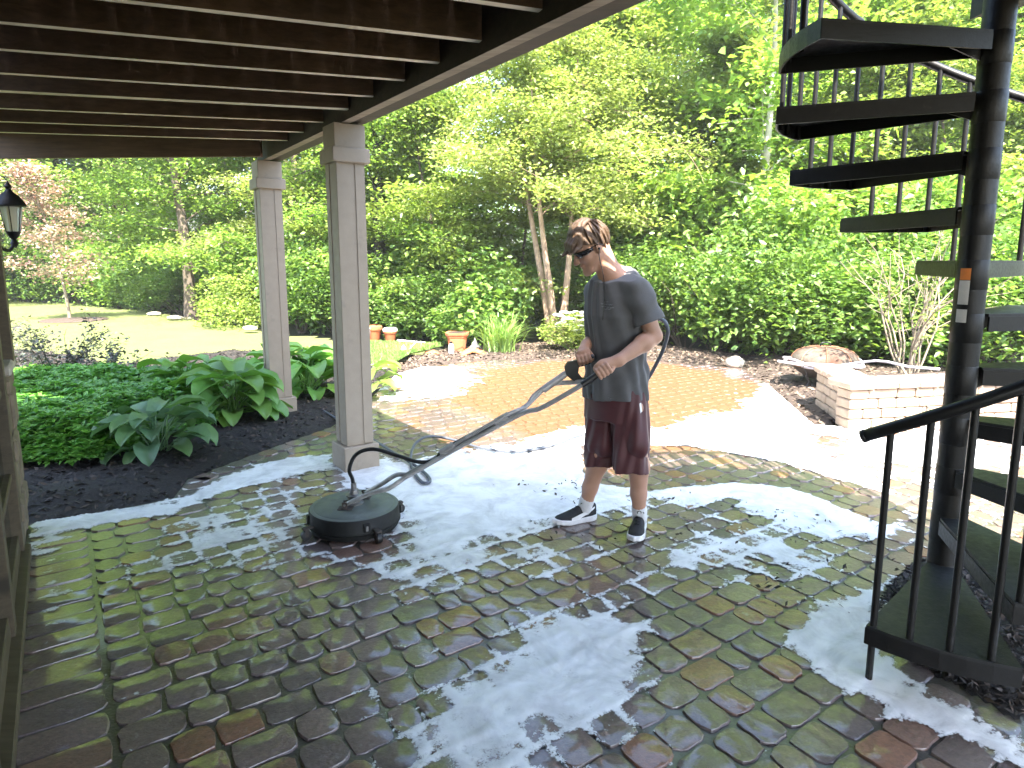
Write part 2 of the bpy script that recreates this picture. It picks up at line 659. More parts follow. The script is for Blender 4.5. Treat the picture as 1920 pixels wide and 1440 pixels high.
ROW, GAP = .147, .0085
rp = random.Random(11)
b2, n2 = (B2.x, B2.y), (N2.x, N2.y)
pav = []                                          # (s centre, r centre, length, width)
ROWS = {}
wall_s = WC.x * n2[0] + WC.y * n2[1]
S0 = wall_s + .30                                 # rows start beyond the border course along the house
rr = [p[0] * b2[0] + p[1] * b2[1] for p in PATIO]
ri0, ri1 = int(min(rr) / ROW) - 1, int(max(rr) / ROW) + 1
for ri in range(ri0, ri1):
    s = S0
    bounds = [s]
    while s < 9.0:
        L = rp.choice((.112, .135, .152, .152, .178, .205))
        pav.append((s + L / 2, (ri + .5) * ROW, L, ROW, 0))
        s += L
        bounds.append(s)
    ROWS[ri] = np.array(bounds)
# border course along the house wall
r_ = min(rr)
while r_ < WC.x * b2[0] + WC.y * b2[1] - .05:
    L = rp.choice((.118, .13, .15))
    pav.append((wall_s + .155, r_ + L / 2, .27, L, 1))
    r_ += L
NMAIN = len(pav)
arr = np.array([(p[0] * n2[0] + p[1] * b2[0], p[0] * n2[1] + p[1] * b2[1]) for p in pav])
sdp = poly_sd(PATIO, arr[:, 0], arr[:, 1])
sdq = poly_sd(STAIR_PIT, arr[:, 0], arr[:, 1])
edge_d = np.full(len(arr), 9.0)
for a, b in zip(EDGE[2:8], EDGE[3:9]):
    e = np.array(b) - np.array(a)
    t = np.clip(((arr - a) @ e) / (e @ e), 0, 1)
    edge_d = np.minimum(edge_d, np.hypot(*(arr - np.array(a) - t[:, None] * e).T))
keep = [(math.hypot(*arr[i]), i) for i in range(len(pav)) if sdp[i] > .035 and edge_d[i] > .20 and sdq[i] < .0 and arr[i][1] > 1.35 and abs(arr[i][0]) < arr[i][1] * .86 + .2]
keep.sort()


def paver_geo(L, W, seed, hi):
    r = random.Random(seed)
    l, w_ = L / 2 - GAP / 2, W / 2 - GAP / 2
    c = r.uniform(.026, .042)
    if hi:
        base = [(l - c, -w_), (l - c * .3, -w_ + c * .3), (l, -w_ + c), (l, 0), (l, w_ - c), (l - c * .3, w_ - c * .3), (l - c, w_), (0, w_),
                (-l + c, w_), (-l + c * .3, w_ - c * .3), (-l, w_ - c), (-l, 0), (-l, -w_ + c), (-l + c * .3, -w_ + c * .3), (-l + c, -w_), (0, -w_)]
        rings = ((1.0, -.045), (1.0, -.010), (.985, -.0035), (.962, -.0008), (.90, .0))
    else:
        base = [(l - c, -w_), (l, -w_ + c), (l, w_ - c), (l - c, w_), (-l + c, w_), (-l, w_ - c), (-l, -w_ + c), (-l + c, -w_)]
        rings = ((1.0, -.03), (1.0, -.009), (.95, 0.0))
    base = [(x + r.uniform(-.004, .004), y + r.uniform(-.004, .004)) for x, y in base]
    vs, fs, n = [], [], len(base)
    for k, (sc, z) in enumerate(rings):
        for x, y in base:
            vs.append((x - (1 - sc) * math.copysign(min(abs(x), W / 2), x), y * sc, z + (r.uniform(-.0012, .0012) if k > 2 else 0)))
    for k in range(len(rings) - 1):
        for i in range(n):
            j = (i + 1) % n
            fs.append((k * n + i, k * n + j, (k + 1) * n + j, (k + 1) * n + i))
    fs.append(tuple(range((len(rings) - 1) * n, len(rings) * n)))
    return vs, fs


_pm = {}


def paver_mesh(L, W, k):
    key = (round(L, 3), round(W, 3), k)
    if key not in _pm:
        vs, fs = paver_geo(L, W, hash(key) & 999, True)
        me = bpy.data.meshes.new('paver')
        me.from_pydata(vs, [], fs)
        me.materials.append(M_paver)
        me.polygons.foreach_set('use_smooth', [True] * len(fs))
        me.set_sharp_from_angle(angle=math.radians(28))
        _pm[key] = me
    return _pm[key]


for d_, i in keep[:300]:
    s, r, L, W, bord = pav[i]
    o = ob('paver', paver_mesh(L, W, rp.randrange(4)), patio, (arr[i][0], arr[i][1], rp.uniform(-.003, .003)),
           (rp.uniform(-.008, .008), rp.uniform(-.008, .008), ANG + rp.choice((0, math.pi)) + rp.uniform(-.012, .012)))
rest = MB()
ca, sa = math.cos(ANG), math.sin(ANG)
for d_, i in keep[300:]:
    s, r, L, W, bord = pav[i]
    vs, fs = paver_geo(L, W, i, False)
    dz = rp.uniform(-.003, .003)
    rest.add([(arr[i][0] + x * ca - y * sa, arr[i][1] + x * sa + y * ca, z + dz) for x, y, z in vs], fs)
for a, b in zip(EDGE[2:8], EDGE[3:9]):              # edging course along the planted bed
    a, b = Vector((*a, 0)), Vector((*b, 0))
    L_ = (b - a).length
    d_ = (b - a) / L_
    nn_ = Vector((d_.y, -d_.x, 0))
    k_ = max(1, round(L_ / .15))
    for i in range(k_):
        c_ = a + d_ * ((i + .5) * L_ / k_) + nn_ * .09
        vs, fs = paver_geo(L_ / k_, .16, i + 700, False)
        an = math.atan2(d_.y, d_.x) + rp.uniform(-.02, .02)
        c1, s1 = math.cos(an), math.sin(an)
        rest.add([(c_.x + x * c1 - y * s1, c_.y + x * s1 + y * c1, z + .003) for x, y, z in vs], fs)
rest.build('paving', M_paver_far, patio)['kind'] = 'stuff'

# ================================================================== soap foam left by the cleaner
def PX(*pts):
    return [g2(*p) for p in pts]


FOAM = [   # outline, softness in metres, strength
    (PX((625, 868), (700, 862), (760, 878), (900, 850), (1000, 835), (1090, 800), (1100, 870), (1200, 905), (1160, 960), (1060, 985), (960, 1010), (840, 1035), (770, 1040), (755, 960), (700, 930), (640, 905)), .30, 1.15),
    (PX((960, 1145), (1100, 1160), (1215, 1180), (1240, 1270), (1180, 1330), (1080, 1345), (960, 1380), (860, 1420), (740, 1440), (800, 1340), (900, 1270), (945, 1200)), .16, .82),
    (PX((700, 1330), (850, 1310), (1000, 1360), (1050, 1460), (720, 1470)), .2, .55),
    (PX((1220, 930), (1300, 885), (1420, 890), (1540, 915), (1680, 980), (1700, 1010), (1560, 1010), (1470, 985), (1420, 960), (1370, 925), (1300, 940)), .14, 1.1),
    (PX((1560, 1130), (1640, 1090), (1690, 1060), (1650, 1150), (1655, 1230), (1720, 1290), (1850, 1360), (1960, 1440), (1800, 1400), (1640, 1330), (1480, 1230), (1460, 1190)), .10, 1.0),
    (PX((1160, 1010), (1260, 1000), (1420, 1010), (1530, 1060), (1440, 1110), (1250, 1140), (1130, 1120)), .35, .42),
    (PX((55, 978), (200, 958), (330, 942), (430, 890), (540, 858), (625, 850), (640, 880), (560, 890), (440, 920), (330, 965), (60, 1010)), .07, .95),
    (PX((300, 950), (520, 880), (640, 900), (600, 980), (560, 1060), (360, 1060), (150, 1030)), .4, .5),
    (PX((60, 1000), (130, 1000), (140, 1180), (60, 1230)), .1, .62),
    (PX((580, 1030), (700, 1045), (760, 1040), (720, 1075), (600, 1070)), .1, .7),
    (PX((1100, 800), (1260, 805), (1400, 765), (1440, 720), (1500, 760), (1540, 800), (1500, 850), (1600, 880), (1720, 960), (1500, 900), (1300, 870), (1100, 880)), .3, 1.2),
    (PX((1430, 830), (1600, 812), (1930, 800), (1930, 1000), (1750, 980), (1600, 900)), .5, .62),
    (PX((700, 985), (1000, 990), (1170, 1000), (1200, 1050), (1000, 1090), (860, 1110), (720, 1085)), .3, .5),
    (PX((1240, 985), (1420, 1000), (1620, 1010), (1720, 1030), (1690, 1080), (1500, 1090), (1300, 1040)), .3, .5),
    (PX((730, 700), (800, 688), (890, 684), (905, 715), (850, 745), (740, 752), (700, 745)), .5, .75),
]
st = .0125
fx = np.arange(-3.2, 4.4, st)
fy = np.arange(1.5, 9.4, st)
X, Y = np.meshgrid(fx, fy)
val = np.full(X.shape, -.52)
for poly, soft, amp in FOAM:
    sd = poly_sd(poly, X, Y)
    val = np.maximum(val, np.clip(sd / soft, -1, 1) * .5 * amp + (amp - 1) * .5)
val -= 1.2 * np.clip(poly_sd(PX((1090, 836), (1290, 834), (1480, 868), (1700, 940), (1660, 985), (1480, 918), (1384, 908), (1218, 920), (1100, 905)), X, Y) / .1 + .3, 0, 1)
val -= .55 * np.clip(poly_sd(PX((915, 700), (1060, 676), (1380, 692), (1430, 735), (1330, 765), (1180, 788), (1000, 808), (800, 822), (780, 790), (850, 750)), X, Y) / .25, 0, 1)
n1 = fbm(X * 2.2 + 7, Y * 2.2, 5, 41) - .5
n2_ = fbm(X * 9, Y * 9, 4, 77) - .5
n3 = np.abs(fbm(X * 6 + n1 * 3, Y * 6 + n2_ * 2, 4, 90) - .5)
val = val + n1 * .95 + n2_ * .55 - .10 + np.clip(.05 - n3, 0, 1) * 2.6 + np.clip(.03 - np.abs(fbm(X * 15 + n1 * 5, Y * 15 + n2_ * 4, 3, 55) - .5), 0, 1) * 5.0
# stone tops stand a little proud of the foam
sC, rC = X * n2[0] + Y * n2[1], X * b2[0] + Y * b2[1]
ri = np.floor(rC / ROW).astype(int)
jd = np.minimum(rC - ri * ROW, (ri + 1) * ROW - rC)
for k in np.unique(ri):
    bb = ROWS.get(int(k))
    if bb is None:
        continue
    m = ri == k
    j = np.clip(np.searchsorted(bb, sC[m]), 1, len(bb) - 1)
    jd[m] = np.minimum(jd[m], np.minimum(np.abs(sC[m] - bb[j - 1]), np.abs(bb[j] - sC[m])))
val = val - .22 * np.clip((jd - .006) / .022, 0, 1) + .30
# the shoes and the machine are not buried
inside = poly_sd(PATIO, X, Y) > .01
ok = (val > -.17) & inside & (poly_sd(STAIR_PIT, X, Y) < .06 - .12 * n1) & (np.abs(X) < Y * .86 + .2)
cell = ok[:-1, :-1] & ok[:-1, 1:] & ok[1:, 1:] & ok[1:, :-1]
id_ = np.arange(X.size).reshape(X.shape)
ff = np.stack([id_[:-1, :-1][cell], id_[:-1, 1:][cell], id_[1:, 1:][cell], id_[1:, :-1][cell]], 1)
used = np.unique(ff)
mp = np.zeros(X.size, np.int64)
mp[used] = np.arange(len(used))
hz = .0035 + .007 * np.clip(val * 1.6, 0, 1) * (.6 + .8 * (n2_ + .5))
fv = np.stack([X.ravel(), Y.ravel(), hz.ravel()], 1)[used]
fme = np_mesh('soap_foam', fv, mp[ff], M_foam, True)
att = fme.attributes.new('dens', 'FLOAT', 'POINT')
att.data.foreach_set('value', np.clip(val.ravel()[used] * 1.5 - .0, -.6, 1.5).astype(np.float32))
tag(ob('soap_foam', fme), 'white soap foam spread over the wet pavers', 'foam', kind='stuff')

# pale flagstones edging the left bed
M_flag = simple('pale_flagstone', (.42, .37, .30), .8, .3, 9, .5, 40, kind='pos')
pts_ = [g2(*p) for p in ((690, 690), (700, 680), (716, 677), (734, 679), (736, 686), (720, 693), (702, 694))]
tag(MB().prism(pts_, -.03, .055).build('flagstone', M_flag), 'pale flat flagstone at the end of the hosta bed', 'stone')

LIT = PX((1200, 900), (1500, 920), (1720, 1000), (1660, 1150), (1560, 1240), (1400, 1100), (1000, 1010), (900, 900))
tag(chips('leaf_litter', LIT, 260, lambda x, y, s: .008 + 0 * x, M_chip, .012, 6, keep=lambda x, y: fbm(x * 5, y * 5, 2, 3) > .56), 'dark crumbs of leaf litter scattered over the foam', 'litter')
# ================================================================== deck overhead
def mat_wood(name, a, b, rough=.7, along=None):
    n = NT(name)
    v = n.coord('obj')
    mp = n.n('Mapping')
    n.l(v, mp.inputs['Vector'])
    mp.inputs['Rotation'].default_value = (0, 0, -(along if along is not None else 0))
    mp.inputs['Scale'].default_value = (1.2, 22, 22)
    g = n.noise(mp.outputs[0], 1.6, 6, .65, .6)
    k = n.noise(v, 1.7, 4, .6)
    c = n.mix(n.ramp(g, [(.3, 0.), (.7, 1.)]), a, b)
    c = n.mix(.6, c, n.ramp(k, [(.3, .55), (.7, 1.35)]), 'MULTIPLY')
    kn = n.n('TexVoronoi')
    kn.inputs['Scale'].default_value = 1.9
    n.l(v, kn.inputs['Vector'])
    c = n.mix(n.ramp(kn.outputs['Distance'], [(.04, .8), (.10, 0.)]), c, tuple(x * .35 for x in a))
    n.set(color=c, rough=rough, normal=n.bump(g, .35, .004))
    return n.m


JA = math.radians(16)
M_joist = mat_wood('stained_joist', (.085, .050, .029), (.17, .10, .058), .75, JA)
M_edge = mat_wood('bounce_lit_edge', (.58, .52, .40), (.74, .68, .54), .8, JA)  # joist undersides: patio bounce light painted into the colour
M_beam = mat_wood('stained_beam', (.030, .022, .016), (.060, .044, .030), .75, math.atan2(B2.y, B2.x))
M_beam_edge = mat_wood('weathered_lit_beam_edge', (.16, .13, .10), (.34, .29, .22), .8, math.atan2(B2.y, B2.x))  # beam underside: weathering, plus patio bounce light put into the pale colour
COL_N, COL_F = G(648, 888) + (N2 + B2) * .135, G(507, 785) + (N2 + B2) * .13
COL_N.z = COL_F.z = 0
BB = (COL_F - COL_N).normalized()
BN = Vector((BB.y, -BB.x, 0))
Z0, Z1 = 2.56, 2.75                                # joist bottom and top
deck = thing('deck', 'dark brown timber deck overhead with exposed joists', 'deck', (COL_N.x, COL_N.y, 2.5))
# deck boards, lying along the beam
e1 = COL_N + BB * (-2.42) + BN * .12
DECK = [COL_F + BB * .12 + BN * .12, e1, (.93, 2.62), (1.275, 2.54), (1.93, 2.66), (2.3, 2.62), (2.56, 2.4), (2.72, 2.0), (2.9, 0), (2.9, -2.6),
        (WC.x - B2.x * 7.4, WC.y - B2.y * 7.4), (WC.x, WC.y), (-4.95, 4.6), (-5.0, COL_F.y - .1)]
DECK = [(p[0], p[1]) for p in DECK]
m_ang = math.atan2(BB.y, BB.x)
dn = [(p[0] * BN.x + p[1] * BN.y) for p in DECK]
s = min(dn)
pts = [(p[0] * BN.x + p[1] * BN.y, p[0] * BB.x + p[1] * BB.y) for p in DECK]
M_board = mat_wood('deck_board', (.05, .036, .026), (.10, .072, .05), .8, m_ang)
while s < max(dn) - .01:
    w_ = min(.138, max(dn) - s)
    sc = s + w_ / 2
    xs = []
    for i in range(len(pts)):
        a, b = pts[i], pts[(i + 1) % len(pts)]
        if (a[0] > sc) != (b[0] > sc):
            xs.append(a[1] + (sc - a[0]) / (b[0] - a[0]) * (b[1] - a[1]))
    xs.sort()
    for a, b in zip(xs[::2], xs[1::2]):
        c = BN * sc + BB * ((a + b) / 2)
        MB().box((c.x, c.y, Z1 + .016), (b - a, w_ - .003, .028), (BB, -BN, UP)).build('deck_board', M_board, deck)
    s += .14
# joists: positions measured along the beam
ends = [(1085, -60), (960, 5), (845, 65), (762, 106), (692, 139), (640, 172), (588, 196), (548, 222), (517, 242), (487, 258)]
for k, e in enumerate(ends):
    p = G(*e, Z0)
    # slide on to the inner face of the beam
    t = ((COL_N - p).dot(BN) - .055)
    p = p + BN * t
    a = math.radians(20 - 1.35 * max(0, k - 1))
    d = Vector((-math.cos(a), -math.sin(a), 0))
    q = Vector((-d.y, d.x, 0))
    # stop at the house wall where there is one
    den = d.dot(N2)
    L = (WC - p).dot(N2) / den if den else 3.4
    hit = p + d * L
    if (hit - WC).dot(B2) > 0:
        L = 3.3
    th = .062 if k == 6 else .040
    m = MB().box(p + d * (L / 2) + UP * ((Z1 - Z0) / 2), (L, th, Z1 - Z0), (d, q, UP))
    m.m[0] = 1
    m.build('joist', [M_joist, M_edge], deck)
for k in range(9):                                  # joists towards and behind the camera, over the patio's near part
    p = COL_N + BB * (-2.75 - .42 * k) - BN * .055
    L = max(.3, (p - WC).dot(N2) / N2.dot(BN))
    MB().box(Vector((p.x, p.y, 0)) - BN * (L / 2) + UP * ((Z0 + Z1) / 2), (L, .04, Z1 - Z0), (BN, BB, UP)).build('joist', M_joist, deck)
# far rim, beam, fascia
ra = G(489, 293, 2.51)
rb = G(-60, 297, 2.51)
d = (rb - ra).normalized()
q = Vector((-d.y, d.x, 0))
L = (rb - ra).length + .6
MB().box(ra + d * (L / 2) + UP * .118 + q * -.02, (L, .045, .236), (d, q, UP)).build('rim_joist', M_joist, deck)
bc = (COL_F + BB * .10 + COL_N + BB * -4.6) / 2
bl = (COL_F + BB * .10 - COL_N + BB * 4.6).length
bc = bc - BN * .022
m = MB().box((bc.x, bc.y, 2.625), (bl, .062, .245), (BB, -BN, UP))
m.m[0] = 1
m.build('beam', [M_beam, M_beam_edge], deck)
c = bc + BN * .094
MB().box((c.x, c.y, 2.642), (bl + .1, .12, .25), (BB, -BN, UP)).build('fascia', M_beam, deck)
for k in range(1, 8):
    a, b = Vector((*DECK[k], 0)), Vector((*DECK[k + 1], 0))
    d = (b - a).normalized()
    MB().box((a + b) / 2 + UP * 2.71, ((b - a).length + .03, .04, .14), (d, Vector((-d.y, d.x, 0)), UP)).build('fascia', M_beam, deck)

# columns
M_col = simple('greige_painted_wood', (.31, .253, .188), .55, .07, 14, .2, 120, kind='obj', wear=((.235, .195, .15), .60))


def column(p, label, zt=2.5):
    t = thing('porch_column', label, 'column', (p.x, p.y, 0), 'porch columns')
    ax = (BN, BB, UP)
    MB().box((p.x, p.y, .095), (.272, .272, .19), ax, bev=.006).build('base', M_col, t)
    s_ = MB().box((p.x, p.y, .19 + (zt - .38) / 2), (.206, .206, zt - .38), ax, bev=.004)
    sh = s_.build('shaft', M_col, t)
    for a, b in ((BN, BB), (-BN, BB), (BB, BN), (-BB, BN)):        # corner boards leave a shallow joint on every face
        MB().box(Vector((p.x, p.y, .19 + (zt - .40) / 2)) + a * .1055 + b * .0665, (.005, .0705, zt - .42), (a, b, UP) if a.cross(b).z > 0 else (a, -b, UP)).build('board', M_col, sh)
    MB().box((p.x, p.y, zt - .215), (.272, .272, .10), ax, bev=.006).build('cap', M_col, t)
    MB().box((p.x, p.y, zt - .09), (.225, .225, .175), ax, bev=.004).build('neck', M_col, t)
    return t


column(COL_N, 'greige square wooden column nearer the man, standing on the wet pavers')
column(COL_F, 'greige square wooden column farther off, standing in the dark mulch')

# ================================================================== house at the left edge
M_siding = mat_wood('tan_wood_trim', (.065, .046, .025), (.115, .085, .048), .6, math.atan2(B2.y, B2.x))
M_stucco = simple('house_wall', (.10, .085, .065), .85, .15, 8, .4, 60)
M_glass = NT('door_glass')
M_glass = M_glass.set(color=(.02, .025, .022), rough=.06, spec=.7)
M_white = simple('white_trim', (.68, .68, .66), .5, .06, 10, .1, 90)
M_stone = simple('veneer_stone', (.17, .13, .085), .8, .35, 7, .7, 28, kind='pos')
house = thing('house', 'house wall with glazed tan door frame and stone base at the left edge', 'house', (WC.x, WC.y, 0))
ax = (B2, -N2, UP)
wd = 5.2


def hb(name, t0, t1, z0, z1, proud, thick, mat, parent=None, bev=.004):
    """piece on the garden wall; t measured back from the corner towards the camera"""
    c = WC - B2 * ((t0 + t1) / 2) + N2 * (proud - thick / 2)
    return MB().box((c.x, c.y, (z0 + z1) / 2), (abs(t1 - t0), thick, z1 - z0), ax, bev=bev).build(name, mat, parent or house)


c = WC - B2 * (wd / 2) - N2 * .16
MB().box((c.x, c.y, 1.375), (wd, .2, 2.745), ax).build('wall', M_stucco, house)
c = WC - N2 * 2.2 - B2 * .12
MB().box((c.x, c.y, 1.28), (.2, 4.2, 2.55), ax).build('wall', M_stucco, house)
c = WC - B2 * 5.6 - N2 * 3.1
MB().box((c.x, c.y, 4.1), (9.0, 6.0, 2.6), ax).build('upper_storey', M_stucco, house)
dr = hb('door', .55, 2.35, .06, 2.1, -.035, .04, M_glass, bev=0)
for t0 in (.45, 1.40, 2.35):
    hb('stile', t0, t0 + .10, .02, 2.2, .01, .07, M_siding, dr)
for z in (.04, .44, .88, 1.32, 1.76, 2.12):
    hb('rail', .55, 2.35, z, z + (.10 if z in (.04, 2.12) else .035), -.005, .04, M_siding, dr)
hb('threshold', .45, 2.45, 0, .05, .035, .06, M_siding, dr)
w1 = hb('door', 2.62, 3.7, .06, 2.1, -.035, .04, M_glass, bev=0)
hb('stile', 2.50, 2.62, .0, 2.2, .012, .07, M_white, w1)
hb('stile', 3.6, 3.72, .0, 2.2, .012, .07, M_white, w1)
hb('rail', 2.62, 3.6, .0, .12, .0, .05, M_white, w1)
hb('corner_board', -.02, .12, .97, 2.55, .035, .09, M_siding)
rs = random.Random(4)
z = 0
k = 0
while z < .93:
    h = rs.uniform(.12, .24)
    h = min(h, .95 - z)
    sp = rs.uniform(.12, .3)
    for t0, t1 in ((-.05, sp), (sp + .008, .43)):
        hb('stone', t0, t1, z + .004, z + h - .004, .012 + rs.uniform(-.010, .014), .11, M_stone, bev=.016)
    z += h
hb('stone_cap', -.05, .44, .955, 1.01, .035, .12, M_flag, bev=.012)

# lantern on the end wall
M_iron = simple('black_iron', (.012, .012, .013), .45, .3, 30, .2, 80, metal=.3)
lp = D(21, 402, 3.98)
M_lglass = NT('lantern_glass')
M_lglass = M_lglass.set(color=(.75, .74, .66), rough=.25, trans=.5, ior=1.3)
lan = thing('wall_lantern', 'black iron lantern on a bracket at the left edge', 'lantern', lp)
MB().lathe(lp, [(.062, .045), (.085, .05), (.078, .07), (.045, .115), (.02, .135), (.014, .15), (.02, .165), (.006, .19), (.002, .20)], 12).build('roof', M_iron, lan, 40)
MB().lathe(lp, [(.036, -.105), (.058, .045)], 6).build('glass', M_lglass, lan)
cg = MB()
for k in range(6):
    q = math.pi * k / 3
    cg.tube([lp + Vector((math.cos(q) * .037, math.sin(q) * .037, -.105)), lp + Vector((math.cos(q) * .06, math.sin(q) * .06, .048))], .004, 4)
cg.build('cage', M_iron, lan)
MB().lathe(lp, [(.008, -.20), (.022, -.175), (.012, -.15), (.03, -.125), (.04, -.105), (.03, -.10)], 12).build('finial', M_iron, lan, 40)
wp = lp - B2 * ((lp - WC).dot(B2) - .0) - N2 * .24 + UP * -.16
MB().tube(smooth_path([lp + UP * -.165, lp + UP * -.20 + (wp - lp) * .12, lp + UP * -.12 + (wp - lp) * .4, lp + UP * -.06 + (wp - lp) * .75, wp], 5), .010, 6).build('bracket', M_iron, lan, True)
MB().lathe(wp, [(.05, 0), (.05, .012), (.03, .02)], 12, axis=B2).build('wall_plate', M_iron, lan, 40)

# ================================================================== spiral staircase
M_black = simple('black_powder_coat', (.007, .0066, .0062), .45, .3, 40, .18, 140, spec=.35, wear=((.03, .027, .024), .66))
M_tread = simple('charcoal_tread', (.016, .016, .0165), .5, .3, 25, .3, 120, spec=.35, wear=((.045, .043, .041), .62))
PO = D(1803, 700, 2.7)
PO.z = 0
st_ = thing('spiral_staircase', 'black metal spiral staircase with wedge treads and round balusters', 'staircase', PO)
RISE, NT_ = .222, 11
R0, RO = .05, .80
MB().tube([PO + UP * -.01, PO + UP * 3.6], .057, 20).build('centre_pole', M_black, st_, 60)

def pol(r, a, z):
    return PO + Vector((r * math.cos(a), r * math.sin(a), z))


A0, DA = math.radians(-124), math.radians(30)
HW = math.radians(16.5)
for k in range(NT_):
    z = RISE * (k + 1)
    a = A0 + DA * k
    na = 6
    arc = [a - HW + 2 * HW * i / na for i in range(na + 1)]
    # wedge plate
    inner = [PO + Vector((math.cos(a + s_) * .05, math.sin(a + s_) * .05, 0)) for s_ in (1.2, -1.2)]
    w0 = Vector((-math.sin(a), math.cos(a), 0))
    pin = [PO + Vector((math.cos(a), math.sin(a), 0)) * .05 + w0 * .055, PO + Vector((math.cos(a), math.sin(a), 0)) * .05 - w0 * .055]
    poly = [(p.x, p.y) for p in (pin[1], *[pol(RO, t, 0) for t in arc], pin[0])]
    tr = MB().prism(poly, z - .012, z).build('tread', M_tread, st_)
    lip = MB()
    for p0, p1 in ((pin[1], pol(RO, arc[0], 0)), (pin[0], pol(RO, arc[-1], 0))):
        d = (p1 - p0)
        L = d.length
        d.normalize()
        lip.box((p0 + p1) / 2 + UP * (z - .043), (L - .004, .008, .062), (d, Vector((-d.y, d.x, 0)), UP))
    for i in range(na):
        p0, p1 = pol(RO - .004, arc[i], 0), pol(RO - .004, arc[i + 1], 0)
        d = (p1 - p0)
        L = d.length
        d.normalize()
        lip.box((p0 + p1) / 2 + UP * (z - .043), (L + .002, .008, .062), (d, Vector((-d.y, d.x, 0)), UP))
    lip.build('lip', M_black, tr)
    gd = Vector((math.cos(a), math.sin(a), 0))
    g0 = PO + gd * .056
    MB().add([g0 + w0 * s_ * .004 + gd * x_ + UP * (z + z_) for s_ in (-1, 1) for x_, z_ in ((0, -.013), (.16, -.013), (.16, -.028), (0, -.10))], [(0, 1, 2, 3), (7, 6, 5, 4), (0, 4, 5, 1), (1, 5, 6, 2), (2, 6, 7, 3), (3, 7, 4, 0)]).build('gusset', M_black, tr)
    MB().lathe(PO + UP * (z - .12), [(.0575, 0), (.0592, .003), (.0592, .118), (.0575, .122)], 16).build('hub', M_black, st_, 50)
    for j, f_ in enumerate((-.92, -.31, .31) if k else (-.92, -.4, .12, .64)):
        aa = a + HW * f_
        zr = RISE * (aa - A0) / DA + RISE + .86
        b0 = 0 if (k == 0 and j == 0) else z - .07
        MB().tube([pol(RO - .018, aa, b0), pol(RO - .018, aa, zr)], .0125, 8, cap=False).build('baluster', M_black, st_, True)
hr = []
for i in range(0, 90):
    aa = A0 - math.radians(17) + math.radians(335) * i / 89
    zr = RISE * (aa - A0) / DA + RISE + .86
    hr.append(pol(RO - .012, aa, zr))
h0 = hr[0] + (hr[0] - hr[2]).normalized() * .06
MB().tube([h0] + hr, .022, 8).build('handrail', M_black, st_, True)
MB().tube([h0 + (h0 - hr[0]).normalized() * -.002, h0 + (h0 - hr[0]).normalized() * .012], .024, 10).build('end_cap', M_black, st_, True)
# landing that joins the deck at the top of the stairs
la_, lb_ = G(1818, 37, 2.55), G(2050, -20, 2.55)
MB().prism([la_[:2], lb_[:2], (lb_.x + .3, lb_.y - 1.0), (la_.x, la_.y - .55)], 2.55, 2.66).build('landing', M_black, st_)
# paper label on the pole
M_lab = simple('white_label', (.62, .58, .52), .6, .1, 30, 0)
M_labo = simple('orange_label_band', (.75, .22, .04), .6, .1, 30, 0)
az = math.radians(212)


def patch(z0, z1, mat, name, par, rad=.0602):
    m = MB()
    vs = []
    for i in range(7):
        q = az + math.radians(38) * (i / 6 - .5)
        for z_ in (z0, z1):
            vs.append(pol(rad, q, z_))
    m.add(vs, [(2 * i, 2 * i + 2, 2 * i + 3, 2 * i + 1) for i in range(6)])
    return m.build(name, mat, par)


zl = D(1803, 605, 2.66).z
zh = D(1803, 503, 2.66).z
lab = patch(zl, zh - .05, M_lab, 'label_sticker', st_)
patch(zh - .048, zh, M_labo, 'band', lab)
patch(zl + .055, zl + .075, M_black, 'print_line', lab, .0608)

# railing along the deck edge by the stairs
rail = thing('deck_railing', 'black deck railing above the stairs whose bars shade the pavers', 'railing', (DECK[1][0], DECK[1][1], 2.78))
rp_ = [Vector((*p, 2.78)) for p in DECK[1:9]]
top = []
for a, b in zip(rp_[:-1], rp_[1:]):
    L = (b - a).length
    nb = max(1, int(L / .14))
    for i in range(nb):
        p = a + (b - a) * (i / nb)
        MB().tube([p, p + UP * .9], .024, 6, cap=False).build('baluster', M_black, rail, True)
MB().tube([p + UP * .9 for p in rp_], .024, 8).build('top_rail', M_black, rail, True)
MB().tube([p + UP * .08 for p in rp_], .016, 6).build('bottom_rail', M_black, rail, True)
# ================================================================== plants
def mat_leaf(name, cols, trans=.46, tcol=None, rough=.4, spec=.5, bump=False):
    n = NT(name)
    r = n.n('ObjectInfo').outputs['Random'] if bump else n.n('NewGeometry').outputs['Random Per Island']
    c = n.ramp(r, [(i / (len(cols) - 1), c) for i, c in enumerate(cols)])
    pos = n.coord('pos')
    c = n.mix(.8, c, n.ramp(n.noise(pos, .9, 3), [(.3, .62), (.7, 1.35)]), 'MULTIPLY')
    c = n.mix(1.0, c, (1.36, 1.25, 1.4), 'MULTIPLY')
    n.set(color=c, rough=rough, spec=spec)
    if bump:
        n.set(normal=n.bump(n.noise(n.coord('obj'), 30, 3), .3, .01))
    tr = n.n('BsdfTranslucent')
    n.l(n.mix(1.0, c, tcol or (1.3, 1.32, .75), 'MULTIPLY'), tr.inputs['Color'])
    mx = n.n('MixShader')
    mx.inputs[0].default_value = trans
    n.l(n.p.outputs[0], mx.inputs[1])
    n.l(tr.outputs[0], mx.inputs[2])
    n.l(mx.outputs[0], n.out.inputs['Surface'])
    return n.m


